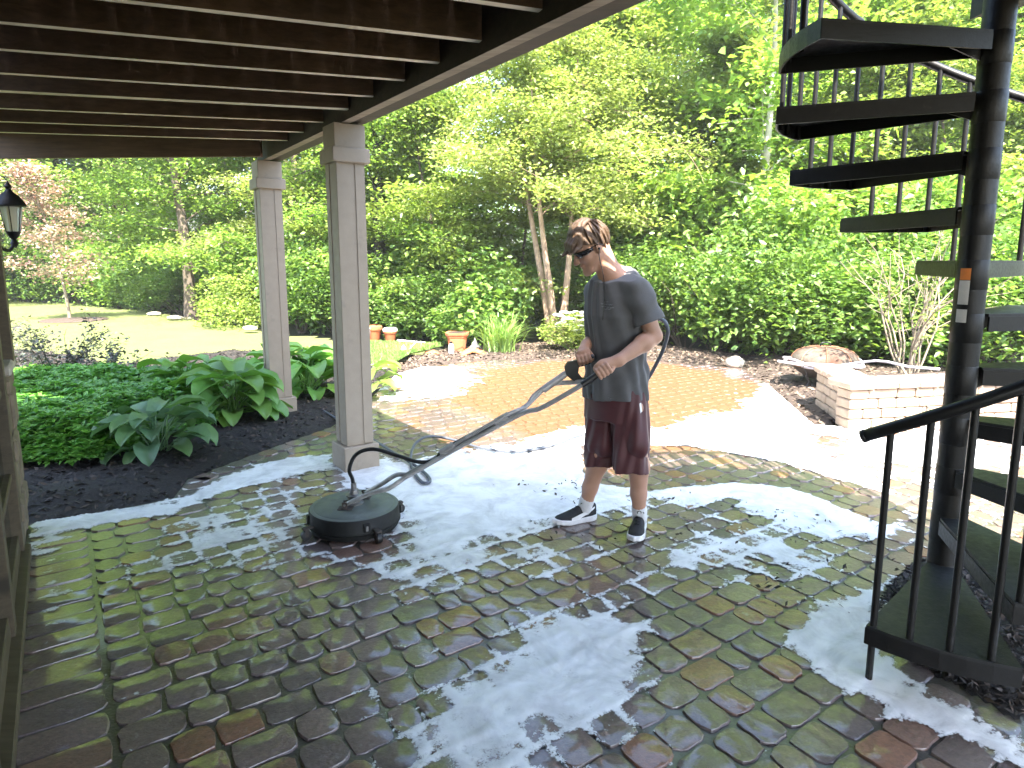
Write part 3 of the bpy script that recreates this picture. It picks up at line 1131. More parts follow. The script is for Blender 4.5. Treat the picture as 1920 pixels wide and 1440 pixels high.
ML_birch = mat_leaf('birch_leaf', [(0.132, 0.194, 0.046), (0.186, 0.256, 0.062), (0.232, 0.295, 0.093), (0.155, 0.232, 0.046)])
ML_maple = mat_leaf('maple_leaf', [(0.112, 0.225, 0.033), (0.165, 0.285, 0.045), (0.210, 0.315, 0.060), (0.128, 0.240, 0.045)])
ML_wood = mat_leaf('woodland_leaf', [(0.076, 0.162, 0.027), (0.136, 0.238, 0.041), (0.187, 0.289, 0.051), (0.102, 0.204, 0.037)])
ML_dark = mat_leaf('understorey_leaf', [(0.056, 0.128, 0.026), (0.096, 0.184, 0.032), (0.136, 0.224, 0.042), (0.072, 0.160, 0.032)])
ML_yel = mat_leaf('yellow_green_leaf', [(.13, .20, .04), (.18, .25, .05), (.11, .18, .04)])
ML_red = mat_leaf('copper_leaf', [(.36, .21, .17), (.38, .27, .21), (.22, .26, .13), (.42, .28, .23), (.18, .25, .11), (.34, .20, .16)], .3, (1.3, 1.1, .9))
ML_hosta = mat_leaf('hosta_leaf', [(.075, .19, .035), (.11, .25, .045), (.085, .21, .045), (.14, .28, .05), (.08, .18, .04)], .25, (1.3, 1.4, .5), .38, .5, True)
ML_blue = mat_leaf('blue_hosta_leaf', [(.07, .15, .065), (.085, .18, .07), (.10, .21, .06), (.07, .155, .07)], .18, (1.2, 1.3, .7), .42, .5, True)
ML_cover = mat_leaf('ground_cover_leaf', [(0.051, 0.170, 0.027), (0.093, 0.255, 0.037), (0.136, 0.306, 0.051), (0.068, 0.204, 0.034)], .3, None, .38, .5)
ML_blade = mat_leaf('blade_leaf', [(0.098, 0.196, 0.042), (0.154, 0.252, 0.056), (0.126, 0.224, 0.056)], .3)
M_bark = simple('grey_brown_bark', (.11, .085, .062), .9, .4, 6, 1.0, 22, kind='pos')
M_bark_dark = simple('dark_ivy_bark', (.045, .04, .03), .9, .4, 6, 1.0, 22, kind='pos')
M_bark_birch = simple('peach_birch_bark', (.36, .25, .17), .85, .4, 9, 1.0, 30, kind='pos', wear=((.16, .10, .07), .56))
M_bark_pale = simple('pale_bark', (.42, .39, .31), .85, .35, 5, .8, 20, kind='pos', wear=((.17, .14, .10), .55))
M_twig = simple('tan_twig', (.19, .155, .11), .85, .3, 12, .4, 40, kind='pos')


def unit(a):
    return a / (np.linalg.norm(a, axis=-1, keepdims=True) + 1e-9)


def leaves(pos, nrm, dr, L, W, fold=.18):
    """folded diamond leaves -> verts, triangles"""
    n = len(pos)
    dr = unit(dr - nrm * np.sum(dr * nrm, 1, keepdims=True))
    sd = np.cross(nrm, dr)
    L, W = L[:, None], W[:, None]
    mid = pos + dr * L * .42
    v = np.stack([pos, mid + sd * W / 2 + nrm * W * fold, pos + dr * L - nrm * L * .08, mid - sd * W / 2 + nrm * W * fold], 1).reshape(-1, 3)
    i = np.arange(n)[:, None] * 4
    return v, np.concatenate([i + [0, 2, 1], i + [0, 3, 2]])


def leaf_mesh(name, pos, rs, L, mat, upness=1.1, W=.62, outward=None):
    n = len(pos)
    nr = unit(np.array([0, 0, upness]) + rs.normal(0, .55, (n, 3)))
    d = rs.normal(0, 1, (n, 3)) * [1, 1, .35]
    if outward is not None:
        d = d * .6 + outward
    Ls = L * rs.uniform(.6, 1.25, n)
    v, f = leaves(pos, nr, unit(d), Ls, Ls * W * rs.uniform(.8, 1.15, n))
    return np_mesh(name, v, f, mat)


def branch(p, d, L, rs, n=6, droop=0.0, wig=.12):
    """curved limb path as array"""
    out = [np.array(p, float)]
    d = np.array(d, float)
    for i in range(n):
        d = unit(d + rs.normal(0, wig, 3) + np.array([0, 0, -droop]))
        out.append(out[-1] + d * L / n)
    return np.array(out)


def gen_tree(seed, H, r0, cb, R, nb, nleaf, leafL, stems=1, spread=.12, rise=.55, droop=.06, spray=.35, flat=.35, paths=None):
    """returns (limb MB, leaf positions)"""
    rs = np.random.RandomState(seed)
    mb = MB()
    pts = []
    for sidx in range(stems):
        th = 6.283 * sidx / max(1, stems) + rs.uniform(0, 1)
        ln = spread * (1 if stems > 1 else .3)
        tr = [np.array([math.cos(th), math.sin(th), 0]) * (.12 if stems > 1 else 0)]
        n = 12
        dv = np.array([math.cos(th) * ln, math.sin(th) * ln, 1.0])
        for i in range(n):
            dv = unit(dv + rs.normal(0, .05, 3) * [1, 1, 0])
            tr.append(tr[-1] + dv * H / n)
        tr = np.array(tr)
        if paths is not None:
            tr = np.array([np.array(q) for q in smooth_path(paths[sidx], 3)])
            n = len(tr) - 1
        k = stems if stems > 1 else 1
        rad = [r0 * (1 - .9 * (i / n) ** .9) * (1.35 if i == 0 else 1) for i in range(n + 1)]
        mb.tube([Vector(p) for p in tr], rad, 9, cap=False)
        for b in range(nb // k):
            t = cb + (1 - cb) * ((b + rs.uniform(.1, .9)) / (nb // k))
            f = t * n
            i = min(n - 1, int(f))
            p = tr[i] + (tr[i + 1] - tr[i]) * (f - i)
            a = b * 2.399 + rs.uniform(-.4, .4)
            u = (t - cb) / (1 - cb)
            prof = (math.sin(math.pi * min(1, .22 + .78 * u)) ** .6) * (1 - .35 * u)
            L = R * prof * rs.uniform(.7, 1.15)
            up = rise * rs.uniform(.4, 1.3) + .5 * u
            bp = branch(p, [math.cos(a), math.sin(a), up], L, rs, 6, droop)
            rb = max(.010, rad[i] * .27)
            mb.tube([Vector(q) for q in bp], [rb * (1 - .85 * j / 6) for j in range(7)], 5, cap=False)
            ns = 4 + int(3 * L / R)
            for s in range(ns):
                j = 1 + int(rs.uniform(.15, 1) * 5)
                a2 = a + rs.uniform(-1.3, 1.3)
                L2 = L * rs.uniform(.25, .55)
                sp_ = branch(bp[j], [math.cos(a2), math.sin(a2), rs.uniform(-.05, .5)], L2, rs, 4, droop * 1.5)
                mb.tube([Vector(q) for q in sp_], [max(.006, rb * .35) * (1 - .7 * q / 4) for q in range(5)], 3, cap=False)
                m = max(3, int(nleaf / (nb * ns)))
                tt = rs.uniform(.1, 1.05, m) * 4
                ii = np.clip(tt.astype(int), 0, 3)
                base = sp_[ii] + (sp_[ii + 1] - sp_[ii]) * (tt - ii)[:, None]
                pts.append(base + rs.normal(0, spray, (m, 3)) * [1, 1, flat])
            m = max(4, int(nleaf / nb * .22))
            tt = rs.uniform(.4, 1, m) * 6
            ii = np.clip(tt.astype(int), 0, 5)
            pts.append(bp[ii] + (bp[ii + 1] - bp[ii]) * (tt - ii)[:, None] + rs.normal(0, spray * .8, (m, 3)) * [1, 1, flat])
    return mb, np.concatenate(pts), rs


PROTO = {}


def proto(key, leafmat, bark, leafL, **kw):
    mb, pts, rs = gen_tree(leafL=leafL, **kw)
    t = bpy.data.meshes.new(key + '_trunk')
    t.from_pydata(mb.v, [], mb.f)
    t.polygons.foreach_set('use_smooth', [True] * len(mb.f))
    t.materials.append(bark)
    PROTO[key] = (t, leaf_mesh(key + '_crown', pts, rs, leafL, leafmat))


BP = D(1040, 490, 12.1)
BP.z = -.07


def stem(*p):
    out = [D(x, y, 12.1 + dy) - BP for x, y, dy in p]
    out[0].z = 0
    return out


BST = [stem((1036, 645, 0), (1020, 545, .1), (1003, 450, .2), (988, 360, .3), (972, 250, .5), (950, 120, .7)), stem((1042, 645, .05), (1032, 550, -.05), (1020, 460, -.1), (1010, 370, -.1), (1002, 270, -.2), (992, 60, -.2)),
       stem((1050, 642, .1), (1060, 560, .1), (1068, 470, .1), (1073, 380, .2), (1079, 240, .2), (1086, 40, .3))]
proto('birch', ML_birch, M_bark_birch, .085, seed=3, H=9.5, r0=.088, cb=.50, R=2.3, nb=54, nleaf=36000, stems=3, spread=.13, rise=.75, droop=.10, spray=.24, flat=.45, paths=BST)
MST = [[Vector((0, 0, 0)), Vector((.03, .05, 1.5)), Vector((-.02, 0, 3.5)), Vector((.06, .1, 5.5)), Vector((-.12, 0, 8)), Vector((-.3, .1, 11))]]
proto('palemaple', ML_maple, M_bark_pale, .17, seed=6, H=11, r0=.10, cb=.2, R=2.6, nb=26, nleaf=9000, rise=.6, droop=.06, spray=.30, flat=.28, paths=MST)
proto('maple', ML_maple, M_bark_pale, .17, seed=5, H=13, r0=.14, cb=.12, R=3.4, nb=44, nleaf=26000, rise=.45, droop=.06, spray=.34, flat=.28)
proto('oak', ML_wood, M_bark, .14, seed=8, H=14, r0=.20, cb=.14, R=3.8, nb=44, nleaf=36000, rise=.5, spray=.36, flat=.32)
proto('ash', ML_wood, M_bark_dark, .13, seed=13, H=15, r0=.24, cb=.10, R=3.6, nb=46, nleaf=36000, rise=.45, droop=.08, spray=.36, flat=.32)
proto('sapling', ML_yel, M_bark, .12, seed=21, H=6.5, r0=.06, cb=.06, R=2.3, nb=30, nleaf=19000, rise=.4, spray=.28, flat=.28)
proto('locust', ML_birch, M_bark, .10, seed=27, H=12, r0=.14, cb=.12, R=3.2, nb=44, nleaf=38000, rise=.45, droop=.07, spray=.32, flat=.32)
proto('copper', ML_red, M_twig, .09, seed=31, H=3.9, r0=.045, cb=.26, R=1.25, nb=26, nleaf=3900, rise=.6, spray=.17, flat=.5)


def at(px, Y):
    p = D(px, 490, Y)
    return Vector((p.x, p.y, -.07))


def tree(key, name, label, px, Y, sc=1.0, rz=0.0, group=None, crown=None, bark=None, zs=1.0):
    p = at(px, Y)
    t = thing(name, label, 'tree', p, group)
    tm, cm = PROTO[key]
    if bark is not None:
        tm = tm.copy()
        tm.materials[0] = bark
    if crown is not None:
        cm = cm.copy()
        cm.materials[0] = crown
    ob('trunk', tm, t, (0, 0, 0), (0, 0, rz), (sc, sc, sc * zs))
    ob('crown', cm, t, (0, 0, 0), (0, 0, rz), (sc, sc, sc * zs))
    return t


tree('birch', 'birch_tree', 'peach barked three stemmed birch with fine pale leaves behind the man', 1040, 12.1, 1.0, 0)
tree('palemaple', 'maple_tree', 'tall pale trunked maple with broad bright leaves right of the man', 1428, 12.4, 1.0, 0)
tree('ash', 'ash_tree', 'dark ivy covered trunk standing just right of the near column', 718, 14.4, .74, 2.2)
tree('copper', 'ornamental_tree', 'small copper leaved ornamental tree alone on the lawn', 120, 16.0, 1.0, .3)
tree('oak', 'oak_tree', 'thick brown trunked tree behind the copper leaved tree', 238, 23, 1.05, .0)
tree('oak', 'oak_tree', 'reddish brown trunk at the lawn edge beside the round yellow bush', 352, 17.5, .8, 2.6)
tree('maple', 'maple_tree', 'thin whitish trunk left of the far column', 432, 19.5, .85, 4.0)
tree('locust', 'locust_tree', 'slender leaning trunk seen between the two columns', 552, 17.0, .85, 1.2)
tree('sapling', 'sapling', 'thin dark stemmed sapling left of the birch stems', 985, 13.6, .8, 3.0)
BGT = [('oak', -280, 19, .95, 2.1), ('maple', -480, 24, 1.1, .6), ('locust', 2230, 17, 1.0, 1.0), ('oak', 20, 25, 1.0, 1.0), ('ash', 130, 29, 1.1, 4.1), ('locust', -90, 21, 1.0, .5), ('maple', 330, 27, 1.1, 2.0), ('locust', 480, 24, 1.0, 2.9),
       ('oak', 620, 21, .95, 5.1), ('ash', 650, 30, 1.2, .4), ('sapling', 620, 15.5, .9, 1.4), ('maple', 780, 20, .52, .9), ('locust', 830, 26, .48, 3.9), ('sapling', 830, 14.2, .95, 5.0),
       ('oak', 1130, 22, 1.05, 3.3), ('maple', 1240, 16.5, .95, 2.4), ('ash', 1290, 26, 1.15, 1.9), ('locust', 1340, 18.5, 1.0, .2), ('sapling', 1290, 14.6, 1.0, 2.2),
       ('oak', 1520, 20, 1.05, 4.4), ('maple', 1600, 15.5, .9, 5.3), ('locust', 1720, 18, 1.05, 1.6), ('ash', 1650, 27, 1.15, 3.6), ('sapling', 1560, 13.6, .9, .7),
       ('maple', 1830, 17, 1.0, 3.0), ('oak', 1950, 21, 1.0, .8), ('sapling', 1800, 13.0, 1.05, 4.6), ('locust', 2030, 15, .95, 2.7), ('sapling', 1930, 12.0, .9, 1.8),
       ('oak', 1070, 30, .75, 1.2), ('sapling', 1160, 14.2, 1.0, .1), ('maple', 200, 32, 1.2, 5.5)]
kinds = dict(oak='leafy woodland tree with grey brown trunk', ash='tall dark trunked woodland tree', maple='broad leaved pale trunked woodland tree', locust='fine leaved woodland tree', sapling='low yellow green sapling')
PLACE = [(100, 'at the left edge'), (260, 'behind the copper tree'), (400, 'beside the reddish trunk'), (500, 'left of the far column'), (600, 'between the two columns'), (680, 'behind the near column'),
         (760, 'behind the terracotta pots'), (830, 'left of the orange planter'), (890, 'behind the orange planter'), (1000, 'behind the daylily clump'), (1100, 'behind the white flowers'), (1175, 'behind the man'), (1240, 'at the man\'s back'),
         (1330, 'right of the man'), (1385, 'behind the white rock'), (1430, 'under the pale maple'), (1490, 'left of the fire pit'), (1580, 'behind the fire pit'), (1640, 'right of the fire pit'), (1690, 'left of the bare shrub'),
         (1760, 'behind the bare shrub'), (1850, 'behind the stair pole'), (1945, 'at the right edge'), (9999, 'beyond the right edge')]
_seen = {}


def where(kind, px):
    ph = next(t for lim, t in PLACE if px < lim)
    k = _seen[(kind, ph)] = _seen.get((kind, ph), 0) + 1
    return kind + ', ' + ('' if k == 1 else 'another farther back ') + ph


for key, px, Y, sc, rz in BGT:
    tree(key, dict(sapling='sapling').get(key, 'woodland_tree'), where(kinds[key], px), px, Y, sc, rz, {'sapling': 'saplings at the wood edge'}.get(key, key + ' trees in the wood behind'))

# far wood seen between the trunks: one leafy mass
rs = np.random.RandomState(77)
cl = 2900
cx = rs.uniform(-58, 58, cl)
cy = rs.uniform(26, 44, cl)
cz = rs.uniform(.2, 17, cl)
gap = (np.abs(cx / cy - (-.02)) < .06) & (cz > 6.5)      # a break in the canopy where the sky shows
cc = np.stack([cx, cy, cz], 1)[~gap]
pts = np.repeat(cc, 75, 0) + rs.normal(0, 1, (len(cc) * 75, 3)) * [1.3, 1.0, .75]
wm = leaf_mesh('woodland', pts, rs, .34, ML_wood, .8)
tag(ob('woodland', wm), 'dense far woodland foliage behind the trees', 'woodland', kind='stuff')


# ---- shrubs
def gen_shrub(key, seed, R, H, n, leafL, mat, bark=M_bark, shell=.55, nst=9, up=1.0):
    rs = np.random.RandomState(seed)
    lump = [(rs.normal(0, .5, 3) * [R, R, 0] + [0, 0, H * rs.uniform(.22, .85)], rs.uniform(.22, .5)) for _ in range(14)]
    P = []
    for c, q in lump:
        m = n // 14
        d = unit(rs.normal(0, 1, (m, 3)))
        r = rs.uniform(shell, 1.0, m) ** .6 + np.abs(rs.normal(0, .16, m))
        P.append(np.array(c) + d * r[:, None] * np.array([R * q * 1.3, R * q * 1.3, H * q * .75]))
    P = np.concatenate(P)
    P = P[P[:, 2] > .03]
    mb = MB()
    for i in range(nst):
        a = rs.uniform(0, 6.28)
        bp = branch([.05 * math.cos(a), .05 * math.sin(a), -.02], [math.cos(a) * .5, math.sin(a) * .5, 1], H * rs.uniform(.6, .95), rs, 6, 0, .15)
        mb.tube([Vector(q) for q in bp], [.016 * (1 - .8 * j / 6) for j in range(7)], 5, cap=False)
    t = bpy.data.meshes.new(key + '_stems')
    t.from_pydata(mb.v, [], mb.f)
    t.materials.append(bark)
    PROTO[key] = (t, leaf_mesh(key + '_foliage', P, rs, leafL, mat, up))


gen_shrub('bushA', 41, 1.1, 1.7, 6000, .125, ML_dark)
gen_shrub('bushB', 43, 1.3, 2.6, 7600, .15, ML_wood)
gen_shrub('bushC', 47, 1.0, 1.2, 5200, .085, ML_yel)
gen_shrub('bushD', 53, 1.4, 2.0, 9000, .10, ML_dark)


def shrub(key, name, label, px, Y, sc=1.0, rz=0.0, group=None, z=-.06):
    p = at(px, Y)
    p.z = z
    t = thing(name, label, 'shrub', p, group)
    tm, cm = PROTO[key]
    zz_ = sc * (.72 + .55 * ((px * 7919) % 97) / 97)
    ob('stems', tm, t, (0, 0, 0), (0, 0, rz), (sc, sc, zz_))
    ob('foliage', cm, t, (0, 0, 0), (0, 0, rz), (sc, sc, zz_))
    return t


shrub('bushC', 'round_bush', 'round yellow green bush at the lawn edge left of the far column', 428, 15.4, 1.05, .4)
BUSH = [('bushD', -60, 22, 1.3, 1), ('bushA', 30, 23.5, 1.3, 2), ('bushD', 150, 22.5, 1.25, 4), ('bushB', 215, 21, 1.0, 0), ('bushA', 285, 20, 1.2, 5), ('bushD', 335, 19, .9, 2.5),
        ('bushB', 500, 16.5, 1.0, 1.3), ('bushA', 560, 14.5, 1.1, 3.2), ('bushD', 625, 14, 1.0, .4), ('bushD', 690, 14.2, 1.1, 5.5), ('bushA', 745, 13.8, 1.2, 2.2), ('bushB', 795, 14.4, 1.0, 4.4),
        ('bushD', 850, 13, .85, 1.9), ('bushA', 905, 12.6, 1.0, .9), ('bushB', 955, 15.0, .9, 2.8), ('bushA', 1130, 12.8, 1.0, 3.9), ('bushD', 1190, 12.2, .95, .6), ('bushB', 1245, 13.4, 1.1, 5.0),
        ('bushD', 1290, 11.6, .95, 1.5), ('bushA', 1345, 11.4, 1.0, 2.9), ('bushD', 1400, 11.2, 1.0, 4.2), ('bushD', 1460, 10.6, 1.05, .2), ('bushB', 1500, 12.2, 1.1, 3.5), ('bushD', 1545, 10.8, 1.1, 5.8),
        ('bushD', 1610, 10.2, 1.1, 2.1), ('bushA', 1660, 10.6, 1.2, .8), ('bushD', 1720, 9.8, 1.0, 4.9), ('bushB', 1760, 11.6, 1.1, 1.1), ('bushD', 1800, 9.8, 1.1, 3.0), ('bushA', 1870, 10.2, 1.1, 5.2),
        ('bushD', 1930, 9.6, 1.1, .5), ('bushB', 1980, 11.5, 1.2, 2.0), ('bushA', 1065, 14.4, 1.0, 1.7)]
bl_ = dict(bushA='dark green understorey shrub', bushB='tall leafy understorey shrub', bushD='dense small leaved shrub')
for key, px, Y, sc, rz in BUSH:
    shrub(key, 'woodland_shrub', where(bl_[key], px), px, Y, sc, rz, {'bushA': 'dark shrubs along the wood', 'bushB': 'tall shrubs along the wood', 'bushD': 'dense shrubs along the wood'}[key])

# flowering shrub with white heads
fs_ = shrub('bushC', 'flowering_shrub', 'green shrub with flat white flower heads behind the man', 1078, 10.9, .72, 2.0, z=0)
fs_.children[1].data = fs_.children[1].data.copy()
fs_.children[1].data.materials[0] = ML_maple
M_petal = simple('white_petal', (.80, .80, .74), .7, .05, 20, 0)
rq = random.Random(3)
fm = MB()
for i in range(70):
    a, r = rq.uniform(0, 6.28), rq.uniform(0, 1) ** .5 * .085
    c = Vector((r * math.cos(a), r * math.sin(a), .02 * (1 - (r / .085) ** 2) + rq.uniform(-.006, .006)))
    for k in range(4):
        q = k * 1.57 + a
        u_, v_ = Vector((math.cos(q), math.sin(q), .2)) * .016, Vector((-math.sin(q), math.cos(q), 0)) * .008
        fm.add([c, c + u_ * .6 + v_, c + u_, c + u_ * .6 - v_], [(0, 1, 2, 3)])
fme_ = bpy.data.meshes.new('flower_head')
fme_.from_pydata([tuple(p) for p in fm.v], [], fm.f)
fme_.materials.append(M_petal)
for px, py in ((1048, 592), (1062, 598), (1075, 586), (1088, 594), (1096, 588), (1052, 606), (1068, 610), (1084, 604), (1100, 600), (1058, 586), (1044, 614), (1070, 598), (1092, 612), (1080, 620), (1106, 592)):
    p = D(px, py, 10.75 + rq.uniform(-.25, .1)) - fs_.location
    ob('flower_head', fme_, fs_, p, (rq.uniform(-.3, .3), rq.uniform(-.3, .3), rq.uniform(0, 6)), rq.uniform(.8, 1.25))

# clump of strap leaves
p0 = G(938, 663)
dl = thing('daylily_clump', 'clump of arching grassy daylily leaves beside the terracotta planter', 'plant', p0)
rs = np.random.RandomState(9)
V, F_ = [], []
for i in range(230):
    a = rs.uniform(0, 6.28)
    L = rs.uniform(.5, .95)
    lean = rs.uniform(.15, .95)
    wd_ = rs.uniform(.008, .014)
    b0 = np.array([p0.x + rs.normal(0, .1), p0.y + rs.normal(0, .1), .02])
    o0 = len(V)
    for k in range(6):
        t = k / 5
        h = L * (t - .62 * lean * t * t)
        c = b0 + np.array([math.cos(a) * L * lean * t ** 1.3, math.sin(a) * L * lean * t ** 1.3, h])
        w2 = wd_ * (1 - t ** 2.5) + .001
        V += [c + [-math.sin(a) * w2, math.cos(a) * w2, 0], c - [-math.sin(a) * w2, math.cos(a) * w2, 0]]
    for k in range(5):
        F_.append((o0 + 2 * k, o0 + 2 * k + 1, o0 + 2 * k + 3, o0 + 2 * k + 2))
me = np_mesh('blades', np.array(V) - np.array(p0), np.array(F_), ML_blade)
ob('blades', me, dl)['kind'] = 'stuff'


# ---- hostas: big ribbed leaves, each a mesh of its own
def hosta_leaf(seed, mat, L=.30, W=.21, up=.30, out=.16, tip=-.55):
    r = random.Random(seed)
    mb = MB()
    b_ = Vector((out, 0, up))
    mb.tube(smooth_path([(0.01, 0, 0), (out * .45, 0, up * .65), b_], 4), [.006] * 9, 5, cap=False)
    nu, nv = 8, 6
    vs = []
    p = Vector(b_)
    ang = .35
    for i in range(nu + 1):
        t = i / nu
        w_ = W * (math.sin(math.pi * min(1, t * .86 + .14)) ** .75) * (1 - .15 * t) if t < 1 else .004
        if i == 0:
            w_ = W * .55
        for j in range(nv + 1):
            s = j / nv * 2 - 1
            back = -.05 * abs(s) ** 1.5 if i == 0 else 0
            cup = .26 * w_ * abs(s) ** 1.6 + r.uniform(-.004, .004) + .006 * math.sin(t * 14 + abs(s) * 3) * abs(s)
            nrm = Vector((-math.sin(ang), 0, math.cos(ang)))
            vs.append(p + Vector((back, s * w_ / 2, 0)) + nrm * cup)
        p = p + Vector((math.cos(ang), 0, math.sin(ang))) * (L / nu)
        ang += (tip - .35) / nu * (1 + .5 * t)
    fs = [(i * (nv + 1) + j, (i + 1) * (nv + 1) + j, (i + 1) * (nv + 1) + j + 1, i * (nv + 1) + j + 1) for i in range(nu) for j in range(nv)]
    mb.add(vs, fs)
    me = bpy.data.meshes.new('hosta_leaf')
    me.from_pydata([tuple(q) for q in mb.v], [], mb.f)
    me.polygons.foreach_set('use_smooth', [True] * len(me.polygons))
    me.materials.append(mat)
    return me


def hset(mat):
    return [hosta_leaf(1, mat, .30, .20, .36, .10, -.5), hosta_leaf(2, mat, .32, .22, .30, .18, -.8), hosta_leaf(3, mat, .30, .23, .22, .24, -1.0), hosta_leaf(4, mat, .26, .20, .13, .24, -.9)]


HG, HB = hset(ML_hosta), hset(ML_blue)


def hosta(p, label, ms, n, sc, seed):
    r = random.Random(seed)
    t = thing('hosta', label, 'hosta', (p.x, p.y, .03), 'hostas in the bed')
    for i in range(n):
        k = min(3, int(i / n * 4))
        k = 3 - k if r.random() < .9 else r.randrange(4)
        ob('leaf', ms[k], t, (r.uniform(-.05, .05) * sc, r.uniform(-.05, .05) * sc, 0), (r.uniform(-.15, .15), r.uniform(-.2, .2), i * 2.399 + r.uniform(-.3, .3)), sc * r.uniform(.8, 1.2))


hosta(G(300, 858), 'blue green hosta with puckered leaves nearest the patio edge', HB, 30, .85, 1)
hosta(G(435, 790), 'large green hosta left of the far column', HG, 50, 1.05, 2)
hosta(G(350, 762), 'green hosta behind the ground cover, left of the large one', HG, 38, 1.0, 3)
hosta(G(578, 745), 'green hosta between the two columns', HG, 36, 1.1, 4)
hosta(G(690, 742), 'small yellow green hosta right of the near column', hset(ML_yel), 18, .8, 5)
hosta(G(520, 735), 'green hosta behind the far column', HG, 26, 1.1, 6)

# ---- low ground cover, whorls of glossy leaves
rs = np.random.RandomState(19)
CP = [g2(*p) for p in ((40, 890), (160, 888), (255, 872), (285, 840), (400, 815), (430, 775), (330, 745), (200, 735), (60, 735), (-40, 760), (-40, 890))]
xs = [p[0] for p in CP]
ys = [p[1] for p in CP]
x = rs.uniform(min(xs), max(xs), 16000)
y = rs.uniform(min(ys), max(ys), 16000)
s = poly_sd(CP, x, y)
x, y, s = x[s > 0], y[s > 0], s[s > 0]
h = (.12 + .22 * np.clip(s / .35, 0, 1)) * (.7 + .6 * fbm(x * 3, y * 3, 3, 5)) * rs.uniform(.75, 1.1, len(x))
k = 6
a = (np.arange(k) * 2 * math.pi / k)[None, :] + rs.uniform(0, 6.28, len(x))[:, None] + rs.normal(0, .2, (len(x), k))
tilt = rs.uniform(-.25, .55, (len(x), k))
d = np.stack([np.cos(a), np.sin(a), tilt], 2).reshape(-1, 3)
nr = unit(np.stack([-np.cos(a) * tilt, -np.sin(a) * tilt, np.ones_like(a)], 2).reshape(-1, 3) + rs.normal(0, .2, (len(x) * k, 3)))
pp = np.repeat(np.stack([x, y, h], 1), k, 0)
L = rs.uniform(.045, .085, len(pp))
v, f = leaves(pp, nr, unit(d), L, L * .5, .15)
tag(ob('ground_cover', np_mesh('ground_cover', v, f, ML_cover)), 'low glossy green ground cover filling the left bed', 'ground cover', kind='stuff')


# ---- twiggy shrubs in the bed
def twiggy(p, label, H, R, nst, nleaf, leafmat, bark, seed, leafL=.045, name='twiggy_shrub', forks=4):
    rs = np.random.RandomState(seed)
    t = thing(name, label, 'shrub', p)
    mb = MB()
    P = []
    for i in range(nst):
        a = i * 2.399 + rs.uniform(-.3, .3)
        q = R / H * rs.uniform(.35, 1.0)
        bp = branch([p.x + .06 * math.cos(a), p.y + .06 * math.sin(a), p.z - .02], [math.cos(a) * q, math.sin(a) * q, 1], H * rs.uniform(.8, 1.05), rs, 8, 0, .15)
        r0 = .0095 * (H / 1.3)
        mb.tube([Vector(z_) for z_ in bp], [r0 * (1 - .72 * j / 8) for j in range(9)], 6, cap=False)
        P.append(bp[4:] + rs.normal(0, .02, (5, 3)))
        for s in range(forks):
            j = rs.randint(2, 8)
            d = unit(bp[j] - bp[j - 1]) + rs.normal(0, .45, 3)
            sp_ = branch(bp[j], d, H * rs.uniform(.2, .45), rs, 4, 0, .12)
            mb.tube([Vector(z_) for z_ in sp_], [r0 * .45 * (1 - .6 * q_ / 4) for q_ in range(5)], 4, cap=False)
            P.append(sp_)
    mb.build('stems', bark, t, True)
    P = np.concatenate(P)
    pts = P[rs.randint(0, len(P), nleaf)] + rs.normal(0, .045, (nleaf, 3))
    ob('foliage', leaf_mesh('foliage', pts - np.array(p), rs, leafL, leafmat), t)


ML_dusk = mat_leaf('dusky_leaf', [(.05, .07, .045), (.08, .10, .07), (.06, .05, .045), (.10, .12, .09)], .2, (1.2, 1.1, .8))
M_dtwig = simple('dark_twig', (.05, .04, .035), .85, .3, 12, .4, 40, kind='pos')
twiggy(G(100, 742) + Vector((0, 0, .03)), 'dark twiggy shrub with dusky leaves beside the house corner', .95, .55, 16, 1500, ML_dusk, M_dtwig, 61, .05)
twiggy(G(205, 735) + Vector((0, 0, .03)), 'thin pale leaved shrub between the ground cover and the lawn', .62, .4, 9, 420, ML_dusk, M_dtwig, 62, .065)
twiggy(G(1697, 752) + Vector((0, 0, .25)), 'nearly bare multi stemmed tan shrub behind the stone wall', 1.75, .62, 15, 500, ML_birch, M_twig, 63, .06, 'multi_stem_shrub', 3)

# grass blades near the pots, where single blades can be seen
rs = np.random.RandomState(88)
gp = [g2(*p) for p in ((560, 664), (690, 650), (830, 655), (770, 668), (735, 688), (700, 690), (600, 690))]
xs = [p[0] for p in gp]
ys = [p[1] for p in gp]
x = rs.uniform(min(xs), max(xs), 60000)
y = rs.uniform(min(ys), max(ys), 60000)
m = poly_sd(gp, x, y) > 0
x, y = x[m][:22000], y[m][:22000]
n_ = len(x)
a = rs.uniform(0, 6.28, n_)
L = rs.uniform(.04, .09, n_)
b0 = np.stack([x, y, .02 + .012 * np.clip(y - 8, 0, 30) * 1.0], 1)
dv = np.stack([np.cos(a) * .012, np.sin(a) * .012, np.zeros(n_)], 1)
tp = b0 + np.stack([rs.normal(0, .03, n_), rs.normal(0, .03, n_), L], 1)
v = np.stack([b0 - dv, b0 + dv, tp], 1).reshape(-1, 3)
tag(ob('grass', np_mesh('grass', v, np.arange(3 * n_).reshape(-1, 3), ML_blade)), 'short bright grass around the terracotta pots', 'grass', kind='stuff')
# mulch ring under the copper tree
rc = at(128, 16.0)
tag(MB().lathe((rc.x, rc.y, .09), [(.75, 0), (.7, .03), (.3, .06), (.02, .07)], 20).build('mulch_ring', M_mulch_brown), 'brown mulch ring round the small copper tree', 'mulch')
